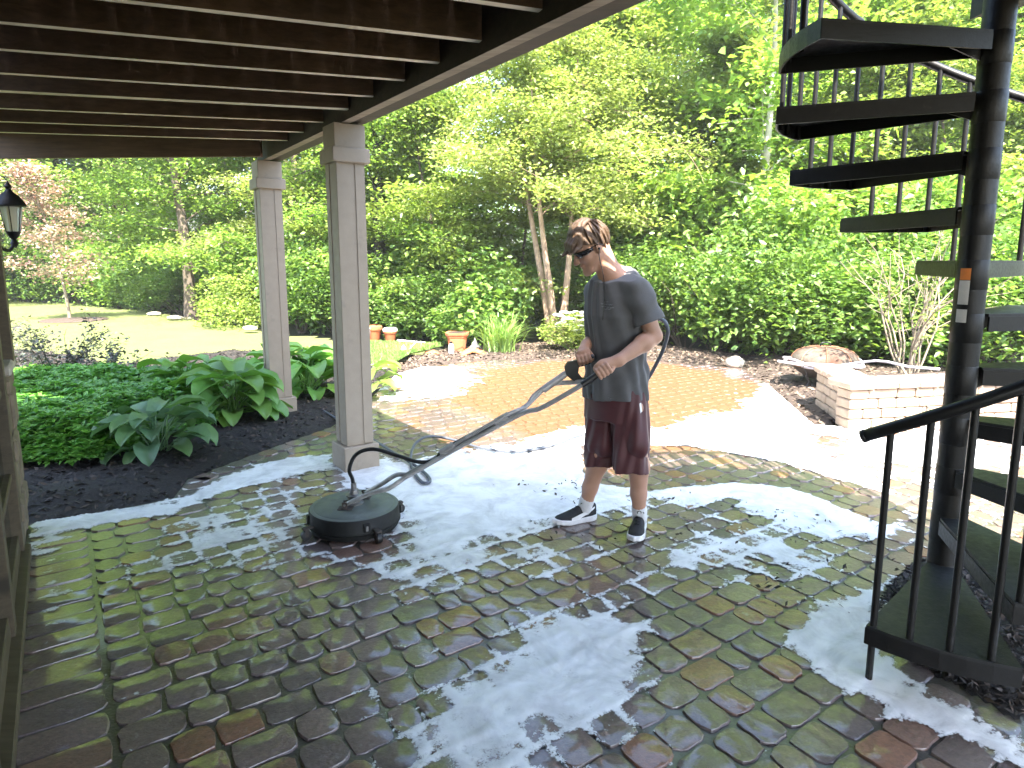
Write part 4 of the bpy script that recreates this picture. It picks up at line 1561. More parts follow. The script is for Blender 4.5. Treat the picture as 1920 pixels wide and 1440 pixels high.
# ================================================================== garden objects
M_terra = simple('terracotta', (.46, .135, .055), .75, .18, 9, .25, 50, wear=((.52, .24, .14), .62))
M_plast = simple('white_plastic', (.74, .75, .74), .4, .06, 9, .1, 60)
M_soilm = simple('potting_soil', (.02, .016, .012), .95, .4, 30, .8, 60)


def pot(p, R, H, label, name='terracotta_pot', mat=M_terra, rim=True):
    t = thing(name, label, 'pot', p)
    prof = [(R * .66, 0), (R * .70, .01), (R * .86, H * .72), (R * .87, H * .73)]
    MB().lathe(p, prof, 28).build('body', mat, t, 40)
    MB().lathe(p, [(R * .86, H * .72), (R * .98, H * .73), (R, H * .75), (R, H * .98), (R * .97, H), (R * .88, H), (R * .85, H * .86)], 28, cap=False).build('rim', mat, t, 40)
    MB().lathe(p, [(R * .86, H * .84), (R * .4, H * .88), (.001, H * .89)], 28, cap=False).build('soil', M_soilm, t, True)
    return t


lz = lambda p: Vector((p.x, p.y, .05))
pot(lz(G(701, 644)), .165, .29, 'terracotta pot with banded rim on the lawn, next to the near column')
q = lz(G(732, 644))
t = pot(q, .135, .21, 'small terracotta bowl with white top beside the banded pot', 'terracotta_bowl')
MB().lathe(q + UP * .19, [(.137, 0), (.142, .02), (.13, .05), (.09, .065), (.002, .07)], 24).build('bag', M_plast, t, 50)
q = lz(G(683, 646))
bk = thing('bucket', 'white plastic bucket half hidden by the near column', 'bucket', q)
MB().lathe(q, [(.10, 0), (.125, .24), (.135, .245), (.135, .265), (.12, .265), (.115, .24)], 24, cap=False).build('body', M_plast, bk, 40)
MB().lathe(q, [(.001, .012), (.10, .014)], 24, cap=False).build('bottom', M_plast, bk)
q = G(858, 663) + UP * .03
pl = thing('planter', 'tall orange terracotta planter with stepped square rim in the mulch', 'planter', q)
for z0, z1, a, b in ((0, .27, .115, .150), (.262, .30, .158, .162), (.298, .335, .175, .18)):
    m = MB()
    vs = []
    for z_, r_ in ((z0, a), (z1, b)):
        for k in range(4):
            an = math.pi / 4 + k * math.pi / 2
            for dd in (-.16, .16):
                vs.append(q + Vector((math.cos(an + dd) * r_ * 1.33, math.sin(an + dd) * r_ * 1.33, z_)))
    m.add(vs, [tuple(reversed(range(8))), tuple(range(8, 16))] + [(i, (i + 1) % 8, 8 + (i + 1) % 8, 8 + i) for i in range(8)])
    m.build('body' if z0 == 0 else 'rim', M_terra, pl)
MB().lathe(q, [(.001, .338), (.16, .337)], 16, cap=False).build('soil', M_soilm, pl)
q = G(846, 668) + UP * .03
sb = thing('spray_bottle', 'white plastic bottle with dark cap in front of the orange planter', 'bottle', q)
MB().lathe(q, [(.040, 0), (.045, .01), (.046, .13), (.042, .15), (.024, .175), (.02, .18)], 16).build('body', M_plast, sb, 40)
MB().lathe(q, [(.024, .18), (.024, .21), (.015, .215)], 12).build('cap', M_iron, sb, 40)
M_cone = simple('pale_blue_plastic', (.55, .66, .72), .45, .1, 9, .15, 60)
q = G(757, 666) + UP * .02
fn = thing('funnel', 'pale blue plastic cone standing on the edge of the lawn', 'funnel', q)
MB().lathe(q, [(.085, 0), (.08, .015), (.03, .12), (.012, .145), (.004, .15)], 18).build('body', M_cone, fn, 40)
MB().tube([q + Vector((.03, 0, .02)), q + Vector((.14, .12, .13)), q + Vector((.20, .16, .2))], .004, 5).build('stick', M_plast, fn)
q0, q1 = G(745, 646) + UP * .08, G(798, 650) + UP * .07
tag(MB().box((q0 + q1) / 2, ((q1 - q0).length, .09, .025), ((q1 - q0).normalized(), Vector((0, 1, 0)), UP), bev=.005).build('board', M_plast, org=q0), 'white board lying flat on the grass between the pots and planter', 'board')


def rag(p, label, mat, sx, sy, h, seed, name, cat, rz=0.0):
    r = np.random.RandomState(seed)
    nx, ny = 16, 12
    u, v_ = np.meshgrid(np.linspace(-1, 1, nx), np.linspace(-1, 1, ny))
    rr_ = np.sqrt(u ** 2 + v_ ** 2)
    edge = 1 + .25 * np.sin(np.arctan2(v_, u) * 3 + seed)
    z = h * np.clip(1 - rr_ * .8, 0, 1) * (.4 + 1.2 * fbm(u * 2.3 + seed, v_ * 2.3, 3, seed)) + .012 * np.abs(np.sin(u * 7 + v_ * 4))
    x, y = u * sx * edge, v_ * sy * edge
    c, s_ = math.cos(rz), math.sin(rz)
    V = np.stack([x * c - y * s_, x * s_ + y * c, z], 2).reshape(-1, 3)
    i = np.arange(nx * ny).reshape(ny, nx)
    f = np.stack([i[:-1, :-1].ravel(), i[:-1, 1:].ravel(), i[1:, 1:].ravel(), i[1:, :-1].ravel()], 1)
    o = ob(name, np_mesh(name, V, f, mat, True), None, p)
    sm = o.modifiers.new('thick', 'SOLIDIFY')
    sm.thickness = .006
    tag(o, label, cat)


M_orange = simple('orange_cloth', (.62, .15, .05), .8, .2, 12, .4, 60)
M_grey = simple('grey_cloth', (.34, .34, .33), .9, .2, 12, .4, 60)
rag(G(885, 669) + UP * .045, 'crumpled orange cloth lying in the mulch before the daylily', M_orange, .17, .11, .13, 3, 'orange_cloth', 'cloth', .3)
rag(G(812, 668) + UP * .045, 'small orange glove lying in the mulch left of the planter', M_orange, .10, .05, .05, 4, 'orange_glove', 'glove', -.3)
rag(G(890, 661) + UP * .06, 'grey rag bunched up beside the orange planter', M_grey, .08, .07, .16, 5, 'grey_rag', 'rag', .8)


def rock(p, size, mat, seed, label, name='boulder'):
    rs = np.random.RandomState(seed)
    n1_, n2__ = 20, 12
    vs = []
    for j in range(n2__ + 1):
        th = math.pi * j / n2__
        for i in range(n1_):
            ph = 2 * math.pi * i / n1_
            d = Vector((math.sin(th) * math.cos(ph), math.sin(th) * math.sin(ph), math.cos(th)))
            k = 1 + .22 * (float(fbm(np.array(d.x * 1.6 + seed), np.array(d.y * 1.6 + d.z * 1.3), 4, seed)) - .5) * 2
            vs.append(Vector((d.x * size[0] * k, d.y * size[1] * k, max(-.6, d.z) * size[2] * k)) + Vector(p))
    fs = [(j * n1_ + i, (j + 1) * n1_ + i, (j + 1) * n1_ + (i + 1) % n1_, j * n1_ + (i + 1) % n1_) for j in range(n2__) for i in range(n1_)]
    tag(MB().add(vs, fs).build(name, mat, None, True, org=p), label, 'rock')


M_rock = simple('white_rock', (.40, .36, .30), .85, .2, 6, .6, 30, kind='pos')
rock(G(1378, 688) + UP * .06, (.14, .12, .10), M_rock, 7, 'rounded white rock at the back edge of the patio')
for k, (px, py, s_, lb) in enumerate(((290, 598, .20, 'pale edging stone on the lawn edge behind the copper tree'), (330, 606, .22, 'pale edging stone on the lawn edge before the reddish trunk'), (470, 628, .16, 'pale edging stone beside the round yellow bush'))):
    rock(G(px, py) + UP * .14, (s_, .12, .06), M_flag, 20 + k, lb, 'edging_stone')

# ================================================================== fire pit with mesh dome
FP = G(1542, 726)
M_rust = simple('rusty_steel', (.22, .10, .05), .85, .4, 7, .5, 50, wear=((.30, .24, .17), .52))
M_sooty = simple('sooty_steel', (.05, .04, .035), .8, .4, 12, .4, 60)


def mat_mesh():
    n = NT('rusty_wire_mesh')
    v = n.coord('obj')
    f = n.noise(v, 6, 5, .6)
    c = n.mix(n.ramp(f, [(.35, 0.), (.62, 1.)]), (.075, .035, .020), (.12, .105, .08))
    n.set(color=c, rough=.85, metal=.15, normal=n.bump(n.noise(v, 220, 2), .9, .004))
    return n.m


fp = thing('fire_pit', 'rusty round fire pit with domed mesh lid behind the stone wall', 'fire pit', FP)
bz = .27
MB().lathe(FP, [(.06, .10), (.20, .13), (.31, .20), (.37, bz), (.375, bz + .012), (.34, bz + .004), (.2, .16), (.05, .12)], 32, cap=False).build('bowl', M_sooty, fp, 50)
MB().lathe(FP, [(.37, bz + .012), (.41, bz + .014), (.41, bz + .026), (.36, bz + .028)], 32, cap=False).build('rim', M_rust, fp, 50)
dm = MB().lathe(FP, [(.385, bz + .03), (.383, bz + .065), (.36, bz + .13), (.31, bz + .18), (.23, bz + .215), (.12, bz + .233), (.001, bz + .237)], 40, cap=False).build('mesh_lid', mat_mesh(), fp, True)
for k in range(4):
    q = k * math.pi / 4 + .4
    a = Vector((math.cos(q), math.sin(q), 0))
    prof = [(.392, bz + .03), (.388, bz + .075), (.363, bz + .138), (.312, bz + .188), (.232, bz + .222), (.12, bz + .24), (0, bz + .244)]
    MB().tube([FP + a * r + UP * z_ for r, z_ in prof] + [FP - a * r + UP * z_ for r, z_ in reversed(prof[:-1])], .006, 5).build('rib', M_rust, dm, True)
MB().tube(smooth_path([FP + Vector((-.06, 0, bz + .24)), FP + Vector((-.05, 0, bz + .285)), FP + Vector((.05, 0, bz + .285)), FP + Vector((.06, 0, bz + .24))], 5), .009, 6).build('lid_handle', M_iron, dm, True)
for k in range(4):
    q = k * math.pi / 2 + .5
    a = Vector((math.cos(q), math.sin(q), 0))
    MB().tube(smooth_path([FP + a * .33 + UP * .24, FP + a * .31 + UP * .16, FP + a * .27 + UP * .09, FP + a * .36], 4), .012, 6).build('leg', M_sooty, fp, True)
# pale hose coiled over the fire pit
M_phose = simple('pale_grey_hose', (.52, .50, .54), .5, .1, 20, .15, 60)
cpts = []
for i in range(52):
    q = -2.6 + i * .26
    r = .43 + .025 * math.sin(i * 1.3) + .012 * (i // 24)
    cpts.append(FP + Vector((math.cos(q) * r, math.sin(q) * r, bz + .045 + .012 * (i / 24) - .02 * math.sin(q * 2 + i * .1))))
tail = [D(1640, 708, 7.0), D(1700, 712, 6.6), D(1760, 712, 6.45)]
for v_ in tail:
    v_.z = max(v_.z, .46)
head = [D(1458, 677, 7.5)]
MB().tube(smooth_path(head + [D(1500, 684, 7.42)] + cpts + tail, 3), .015, 7).build('coiled_hose', M_phose, None, True)
tag(bpy.data.objects['coiled_hose'], 'pale grey hose coiled loosely round the fire pit lid', 'hose')

# ================================================================== stone seat wall
M_block = simple('tan_wall_block', (.30, .225, .165), .85, .25, 8, .8, 34, kind='pos', wear=((.20, .14, .10), .6))
M_cap = simple('pale_cap_block', (.34, .25, .185), .8, .15, 8, .5, 34, kind='pos')
A = G(1590, 806)
Lb = G(1528, 762)
Rb = G(1925, 790)
Rb = A + (Rb - A).normalized() * 2.6
sw = thing('stone_wall', 'low tan block seat wall with pale cap stones right of the patio', 'wall', A)
d1 = (Rb - A).normalized()
q1 = Vector((-d1.y, d1.x, 0))
d2 = (Lb - A).normalized()
q2 = Vector((d2.y, -d2.x, 0))
L2 = (Lb - A).length
CH = .094
rb_ = random.Random(8)


def course(o0, d, q, L, z, first, th, mat, name, h=CH, cs=(.19, .25, .30), over=0.0):
    t = -over
    k = 0
    while t < L - .02:
        l = first if k == 0 else rb_.choice(cs)
        l = min(l, L + over - t)
        if L + over - t - l < .07:
            l = L + over - t
        c = o0 + d * (t + l / 2) + q * (th / 2 - over + rb_.uniform(-.005, .005)) + UP * (z + h / 2)
        MB().box(c, (l - .007, th, h - .005), (d, q, UP), bev=.012).build(name, mat, sw)
        t += l
        k += 1


for k in range(4):
    course(A + q1 * 0, d1, q1, 2.6, k * CH, (.24, .15, .30, .19)[k], .2, M_block, 'block')
    course(A + d2 * .205, d2, q2, L2 - .2, k * CH, (.12, .22, .15, .26)[k], .2, M_block, 'block')
course(A, d1, q1, 2.6, 4 * CH, .27, .34, M_cap, 'cap_stone', .07, (.24, .28, .22), .03)
course(A + d2 * .325, d2, q2, L2 - .3, 4 * CH + .001, .16, .34, M_cap, 'cap_stone', .07, (.15, .17, .19), .03)
fill = MB().prism([(A + d2 * .2 + d1 * .2)[:2], (A + d1 * 2.6 + q1 * .2)[:2], (A + d1 * 2.6 + q1 * 1.0)[:2], (A + d2 * L2 + d1 * .2)[:2]], 0, .33).build('soil_fill', M_mulch_brown, sw)
# broken branch leaning over the wall
q = D(1690, 690, 6.6)
tag(MB().tube(smooth_path([D(1690, 688, 6.55), D(1712, 722, 6.25), D(1745, 768, 5.86)], 4), [.014] * 5 + [.012] * 4, 6).build('dead_branch', M_twig, None, True, org=q), 'dead tan branch leaning over the cap stones', 'branch')

# ================================================================== surface cleaner
M_hous = simple('grey_green_lid', (.10, .118, .106), .5, .22, 9, .2, 60, wear=((.16, .18, .17), .58))
M_skirt = simple('black_skirt', (.009, .0095, .009), .6, .3, 14, .2, 60, spec=.3)
M_steel = simple('dull_steel', (.24, .23, .22), .42, .2, 30, .2, 90, metal=.8)
M_tube = simple('worn_steel_tube', (.42, .41, .40), .42, .25, 24, .2, 90, metal=.35, wear=((.32, .29, .26), .62))
M_rub = simple('black_rubber', (.012, .012, .012), .42, .3, 20, .15, 60)
CC = G(666, 985)
R_ = .262
sc_ = thing('surface_cleaner', 'round dark surface cleaner with long tubular handle on the wet pavers', 'surface cleaner', CC)
MB().lathe(CC, [(R_ * .93, .036), (R_ * 1.0, .04), (R_ * 1.01, .05), (R_, .056), (R_ * .99, .122), (R_ * .97, .128)], 56, cap=False).build('housing', M_skirt, sc_, 45)
MB().lathe(CC, [(R_ * .97, .128), (R_ * .94, .131), (R_ * .88, .131), (R_ * .865, .135), (R_ * .5, .138), (.03, .139), (.001, .139)], 56, cap=False).build('lid', M_hous, sc_, 45)
MB().lathe(CC, [(R_ * .97, .012), (R_ * .98, .034), (R_ * 1.015, .036), (R_ * 1.02, .043), (R_ * .99, .045)], 56, cap=False).build('skirt', M_skirt, sc_, 45)
for k in range(4):                                  # latches round the rim
    q = math.radians((-62, 12, 110, 205)[k])
    a = Vector((math.cos(q), math.sin(q), 0))
    b = Vector((-a.y, a.x, 0))
    la = MB().box(CC + a * (R_ * 1.0 + .004) + UP * .085, (.014, .034, .05), (a, b, UP), bev=.003).build('latch', M_skirt, sc_)
    MB().box(CC + a * (R_ * 1.0 + .012) + UP * .083, (.006, .014, .03), (a, b, UP), bev=.002).build('clip', M_steel, la)
for k in range(4):                                  # casters
    q = math.radians((-52, 40, 128, 222)[k])
    a = Vector((math.cos(q), math.sin(q), 0))
    b = Vector((-a.y, a.x, 0))
    c = CC + a * (R_ + .042)
    cs_ = MB().box(c + UP * .068 - a * .012, (.06, .03, .012), (a, b, UP), bev=.003)
    cs_.box(c + UP * .048 + b * .016, (.02, .004, .05), (a, b, UP))
    cs_.box(c + UP * .048 - b * .016, (.02, .004, .05), (a, b, UP))
    fk = cs_.build('caster', M_sooty, sc_)
    MB().lathe(c + UP * .029 - b * .012, [(.012, -.004), (.028, -.002), (.030, .012), (.028, .026), (.012, .028)], 18, axis=b).build('wheel', M_rub, fk, 40)
top = CC + UP * .137
MB().lathe(top, [(.055, 0), (.055, .008), (.036, .012), (.036, .045), (.048, .05), (.048, .058), (.028, .062), (.024, .085), (.016, .09)], 20).build('swivel', M_steel, sc_, 40)
# handle: two tubes rising to the man's hands
hd = Vector((1, 0, 0))
K1 = CC + Vector((-.03, -.085, .162))                # near bracket
K2 = CC + Vector((.035, .085, .162))                 # far bracket
for k_ in (K1, K2):
    br = MB().box(k_ + UP * -.021, (.085, .055, .006), None, bev=.002)
    br.box(k_ + Vector((0, .017, 0)), (.03, .005, .038), None)
    br.box(k_ + Vector((0, -.017, 0)), (.03, .005, .038), None)
    ko = br.build('bracket', M_sooty, sc_)
    MB().tube([k_ + Vector((0, -.026, .004)), k_ + Vector((0, .026, .004))], .007, 8).build('bolt', M_steel, ko, 50)
HL = D(1118, 706, 3.26)                              # left-hand grip end
HR = D(1083, 690, 3.52)                              # right-hand trigger
M1 = D(757, 897, 3.50)
M2 = D(975, 777, 3.42)
nearT = smooth_path([K1, K1.lerp(D(742, 906, 3.49), .5) + UP * .004, D(728, 916, 3.48), M1], 4)[:-1] + smooth_path([M1, D(865, 836, 3.46), M2, D(1012, 766, 3.36), D(1060, 740, 3.30), D(1100, 716, 3.265)], 4)
farT = smooth_path([K2, D(715, 908, 3.61), D(742, 891, 3.57), M1 + Vector((.012, .036, .01))], 4)[:-1] + \
    smooth_path([M1 + Vector((.012, .036, .01)), D(863, 832, 3.495), M2 + Vector((-.005, .036, .012)), D(1000, 748, 3.50), D(1030, 722, 3.52), D(1072, 717, 3.52), D(1100, 716, 3.46)], 4)
MB().tube(nearT, .0135, 10).build('handle_tube', M_tube, sc_, True)
MB().tube(farT, .0135, 10).build('handle_tube', M_tube, sc_, True)
# black grip bar joining the tubes and lying in the left hand
gb = D(1100, 716, 3.265)
ge = D(1143, 688, 3.27)
gp_ = MB().tube([gb + (gb - ge).normalized() * .03, ge], [.0175, .0165], 10).build('grip', M_rub, sc_, 50)
MB().tube(smooth_path([D(1100, 716, 3.46), D(1108, 716, 3.40), gb + (ge - gb).normalized() * .02], 4), .012, 8).build('cross_bar', M_rub, sc_, True)
# lance with trigger handle
l0 = M1 + (M2 - M1) * .90 + Vector((-.01, 0, .032))
l1 = D(1000, 742, 3.50)
l2 = HR + Vector((-.06, 0, -.02))
MB().tube(smooth_path([M1 + (M2 - M1) * .36 + Vector((0, .01, .032)), l0, D(985, 763, 3.46), l1, D(1025, 722, 3.51), l2], 4), .011, 8).build('lance', M_tube, sc_, True)
MB().tube([D(1018, 732, 3.505), D(1060, 701, 3.52)], .019, 10).build('lance_sleeve', M_tube, sc_, 50)
for f0, f1 in ((.33, .45), (.80, .91)):
    a, b = M1 + (M2 - M1) * f0 + Vector((0, .016, .022)), M1 + (M2 - M1) * f1 + Vector((0, .016, .022))
    MB().tube([a, b], .026, 12).build('clamp_sleeve', M_tube, sc_, 50)
# trigger gun: a loop of black plastic
g = MB()
gx_ = Vector((.95, 0, .31)).normalized()
gz_ = Vector((-.31, 0, .95)).normalized()
gy_ = Vector((0, 1, 0))
c0 = D(1076, 694, 3.52)
loop = [(-.045, .035), (-.02, .055), (.025, .052), (.075, .05), (.115, .052), (.125, .036), (.06, .022), (.03, .008), (.018, -.02), (.03, -.055), (.055, -.062), (.05, -.075), (.01, -.078), (-.025, -.05), (-.05, -.01)]
vs = [c0 + gx_ * x_ + gz_ * z_ + gy_ * s_ for s_ in (-.017, .017) for x_, z_ in loop]
n_ = len(loop)
g.add(vs, [tuple(range(n_)), tuple(reversed(range(n_, 2 * n_)))] + [((i + 1) % n_, i, n_ + i, n_ + (i + 1) % n_) for i in range(n_)])
gun = g.build('trigger_handle', M_rub, sc_)
MB().box(c0 + gx_ * .07 + gz_ * .012, (.06, .012, .012), (gx_, gy_, gz_), bev=.003).build('trigger', M_skirt, gun)
# black whip hose from the swivel to the lance
wpts = [top + UP * .085, top + UP * .15 + Vector((-.006, 0, 0)), D(655, 880, 3.56), D(668, 852, 3.555), D(700, 842, 3.54), D(745, 854, 3.52), D(785, 866, 3.50), D(818, 862, 3.49), M1 + (M2 - M1) * .36 + Vector((0, .01, .034)), M1 + (M2 - M1) * .80 + Vector((0, .01, .034))]
wh = MB().tube(smooth_path(wpts, 6), .0115, 9).build('whip_hose', M_rub, sc_, True)
MB().tube([top + UP * .08, top + UP * .125], .0165, 6).build('hose_fitting', M_steel, wh)

# ================================================================== blue grey pressure hose
M_hose = simple('blue_grey_hose', (.075, .085, .105), .45, .12, 20, .15, 60)
gnd = lambda px, py, z_=.02: G(px, py, z_)
hp = [gnd(560, 742), gnd(640, 792), gnd(690, 820), gnd(735, 848), gnd(775, 872), gnd(800, 892), gnd(806, 905), gnd(790, 905), gnd(772, 878), G(771, 850, .04), G(782, 828, .06), G(808, 818, .05), gnd(850, 826), gnd(905, 842), gnd(965, 848), gnd(1030, 838), gnd(1085, 818), G(1125, 806, .05), D(1165, 775, 4.25), D(1205, 725, 3.95), D(1232, 680, 3.78), D(1247, 645, 3.70), D(1252, 618, 3.64), D(1243, 600, 3.68), D(1222, 604, 3.76), D(1180, 640, 3.80), D(1140, 672, 3.72), D(1118, 678, 3.60), c0 + gx_ * .12 + gz_ * .045]
for v_ in hp:
    v_.z = max(v_.z, .027)
ho = MB().tube(smooth_path(hp, 7), .0115, 9).build('pressure_hose', M_hose, None, True)
tag(ho, 'blue grey pressure hose looping over the pavers and behind the man', 'hose')
cpl = [gnd(988, 846, .02), gnd(1036, 836, .02)]
MB().tube(cpl, .018, 10).build('coupling_sleeve', M_rub, ho, 50)
# ================================================================== the man: continuous surfaces grown from blended volumes
class SDF:
    def __init__(self, lo, hi, h):
        self.lo, self.h = np.array(lo, np.float32), h
        n = np.ceil((np.array(hi) - lo) / h).astype(int) + 1
        self.ax = [self.lo[i] + h * np.arange(n[i], dtype=np.float32) for i in range(3)]
        self.F = np.full(n, .25, np.float32)

    def _sub(self, lo, hi):
        s = []
        for i in range(3):
            a = int(max(0, (lo[i] - self.lo[i]) // self.h))
            b = int(min(len(self.ax[i]), (hi[i] - self.lo[i]) // self.h + 2))
            s.append(slice(a, max(a, b)))
        g = np.meshgrid(*[self.ax[i][s[i]] for i in range(3)], indexing='ij')
        return tuple(s), g

    def _join(self, s, d, k):
        f = self.F[s]
        if k > 0:
            h_ = np.clip(.5 + .5 * (f - d) / k, 0, 1)
            self.F[s] = f * (1 - h_) + d * h_ - k * h_ * (1 - h_)
        else:
            self.F[s] = np.minimum(f, d)

    @staticmethod
    def cone_d(g, a, b, ra, rb):
        ab = b - a
        t = ((g[0] - a[0]) * ab[0] + (g[1] - a[1]) * ab[1] + (g[2] - a[2]) * ab[2]) / max(1e-9, float(ab.dot(ab)))
        t = np.clip(t, 0, 1)
        d = np.sqrt((g[0] - a[0] - t * ab[0]) ** 2 + (g[1] - a[1] - t * ab[1]) ** 2 + (g[2] - a[2] - t * ab[2]) ** 2)
        return d - (ra + (rb - ra) * t)

    def cone(self, a, b, ra, rb, k=.02):
        a, b = np.array(a, np.float32), np.array(b, np.float32)
        m = max(ra, rb) + k + .03
        s, g = self._sub(np.minimum(a, b) - m, np.maximum(a, b) + m)
        self._join(s, self.cone_d(g, a, b, ra, rb), k)
        return self

    def chain(self, pts, rad, k=.02):
        for i in range(len(pts) - 1):
            self.cone(pts[i], pts[i + 1], rad[i], rad[i + 1], k)
        return self

    @staticmethod
    def ell_d(g, c, ax, r):
        q = [(g[0] - c[0]) * a[0] + (g[1] - c[1]) * a[1] + (g[2] - c[2]) * a[2] for a in ax]
        k0 = np.sqrt(sum((q[i] / r[i]) ** 2 for i in range(3)))
        k1 = np.sqrt(sum((q[i] / r[i] ** 2) ** 2 for i in range(3))) + 1e-9
        return k0 * (k0 - 1) / k1

    def ell(self, c, ax, r, k=.02):
        m = max(r) + k + .03
        c = np.array(c, np.float32)
        s, g = self._sub(c - m, c + m)
        self._join(s, self.ell_d(g, c, ax, r).astype(np.float32), k)
        return self

    def mesh(self, name, mat, org):
        F = self.F
        ins = F < 0
        c = np.zeros(np.array(F.shape) - 1, np.int8)
        for dx in (0, 1):
            for dy in (0, 1):
                for dz in (0, 1):
                    c += ins[dx:F.shape[0] - 1 + dx, dy:F.shape[1] - 1 + dy, dz:F.shape[2] - 1 + dz]
        I, J, K = np.nonzero((c > 0) & (c < 8))
        vid = np.full(c.shape, -1, np.int32)
        vid[I, J, K] = np.arange(len(I))
        acc = np.zeros((len(I), 3), np.float32)
        cnt = np.zeros(len(I), np.float32)
        for ax_ in range(3):
            o1, o2 = [a for a in range(3) if a != ax_]
            for u in (0, 1):
                for v in (0, 1):
                    off = [0, 0, 0]
                    off[o1], off[o2] = u, v
                    a = F[I + off[0], J + off[1], K + off[2]]
                    off2 = list(off)
                    off2[ax_] = 1
                    b = F[I + off2[0], J + off2[1], K + off2[2]]
                    m = (a < 0) != (b < 0)
                    t = np.where(m, a / (a - b + 1e-12), 0)
                    p = np.zeros((len(I), 3), np.float32)
                    p[:, o1], p[:, o2], p[:, ax_] = u, v, t
                    acc += p * m[:, None]
                    cnt += m
        V = (np.stack([I, J, K], 1) + acc / cnt[:, None]) * self.h + self.lo - np.array(org)
        Q = []
        for ax_ in range(3):
            o1, o2 = (ax_ + 1) % 3, (ax_ + 2) % 3
            sl0, sl1 = [slice(None)] * 3, [slice(None)] * 3
            sl0[ax_], sl1[ax_] = slice(0, -1), slice(1, None)
            a, b = ins[tuple(sl0)], ins[tuple(sl1)]
            e = np.argwhere(a != b)
            e = e[(e[:, o1] > 0) & (e[:, o2] > 0) & (e[:, o1] < c.shape[o1]) & (e[:, o2] < c.shape[o2])]
            fl = a[e[:, 0], e[:, 1], e[:, 2]]
            q = []
            for d1_, d2_ in ((-1, -1), (0, -1), (0, 0), (-1, 0)):
                w_ = e.copy()
                w_[:, o1] += d1_
                w_[:, o2] += d2_
                q.append(vid[w_[:, 0], w_[:, 1], w_[:, 2]])
            q = np.stack(q, 1)
            q[~fl] = q[~fl][:, ::-1]
            Q.append(q)
        Q = np.concatenate(Q)
        Q = Q[(Q >= 0).all(1)]
        return np_mesh(name, V, Q, mat, True)


def npv(v):
    return np.array(v, np.float32)


lf = Vector((.68, -.73, 0)).normalized()            # his left
fw = Vector((-.73, -.68, 0)).normalized()           # the way his chest faces
HIP = Vector((D(1155, 696, 3.62).x, 3.62, .93))
SL, EL, WL = D(1196, 549, 3.47), D(1226, 630, 3.43), D(1160, 676, 3.31)
SR, ER, WR = D(1122, 548, 3.75), D(1128, 614, 3.82), D(1100, 646, 3.60)
NECK = D(1153, 525, 3.615)
HC = D(1107, 462, 3.60)
hf = Vector((-.955, -.30, 0)).normalized()
pt = math.radians(30)
F3 = (hf * math.cos(pt) - UP * math.sin(pt)).normalized()
L3 = UP.cross(F3).normalized()
U3 = F3.cross(L3).normalized()
HS = 1.06


def hp_(f, l, u):
    return HC + (F3 * f + L3 * l + U3 * u) * HS


toeR, heelR = G(1036, 986), G(1114, 973)
toeL, heelL = G(1189, 1019), G(1201, 985)
dR, dL = (toeR - heelR).normalized(), (toeL - heelL).normalized()
AR = heelR + dR * .062 + UP * .095
AL = heelL + dL * .062 + UP * .095
KR, KL = D(1128, 832, 3.60), D(1193, 832, 3.47)
hipR, hipL = HIP - lf * .09, HIP + lf * .09

M_skin = NT('skin')
_v = M_skin.coord('pos')
_c = M_skin.mix(M_skin.noise(_v, 16, 5), (.40, .22, .145), (.52, .30, .21))
M_skin.set(color=_c, rough=.5, normal=M_skin.bump(M_skin.noise(_v, 180, 3), .1, .002))
M_skin.p.inputs['Subsurface Weight'].default_value = .12
M_skin.p.inputs['Subsurface Radius'].default_value = (.02, .008, .004)
M_skin = M_skin.m

man = thing('person', 'man in grey t-shirt and dark red shorts pushing the surface cleaner', 'person', Vector((HIP.x, HIP.y, 0)))
MO = Vector((HIP.x, HIP.y, 0))
b = SDF((.13, 3.12, .03), (1.0, 4.0, 1.84), .0055)
# head
b.ell(hp_(-.012, 0, .022), [F3, L3, U3], [.094 * HS, .074 * HS, .092 * HS], 0)
b.ell(hp_(.038, 0, -.03), [F3, L3, U3], [.054 * HS, .060 * HS, .078 * HS], .02)
b.chain([npv(hp_(.012, .045, -.045)), npv(hp_(.062, .022, -.098)), npv(hp_(.078, 0, -.106)), npv(hp_(.062, -.022, -.098)), npv(hp_(.012, -.045, -.045))], [.026, .022, .022, .022, .026], .018)
b.chain([npv(hp_(.088, 0, .005)), npv(hp_(.114, 0, -.036))], [.010, .0135], .012)
for s in (1, -1):
    b.ell(hp_(.106, s * .011, -.040), [F3, L3, U3], [.010, .009, .008], .008)
    b.ell(hp_(.074, s * .026, .022), [F3, L3, U3], [.018, .026, .010], .012)
    b.ell(hp_(.062, s * .040, -.030), [F3, L3, U3], [.022, .018, .02], .02)
    b.ell(hp_(-.006, s * .077, -.012), [(F3 * .94 + U3 * .2).normalized(), L3, (U3 * .94 - F3 * .2).normalized()], [.020, .009, .034], .006)
b.ell(hp_(.089, 0, -.064), [F3, L3, U3], [.013, .023, .007], .006)
b.ell(hp_(.086, 0, -.078), [F3, L3, U3], [.013, .020, .008], .006)
# neck and torso
b.cone(NECK - UP * .03, hp_(-.034, 0, -.05), .072, .062, .03)
b.cone(SL - lf * .03 + UP * .0, NECK + UP * .01 - fw * .02, .05, .060, .04)
b.cone(SR + lf * .03, NECK + UP * .01 - fw * .02, .05, .060, .04)
CH_ = (SL + SR) / 2
b.cone(CH_ - UP * .12 - lf * .05, CH_ - UP * .12 + lf * .05, .105, .105, .05)
b.cone(CH_ - UP * .12, HIP + UP * .03, .105, .10, .05)
b.cone(hipL, hipR, .07, .07, .05)
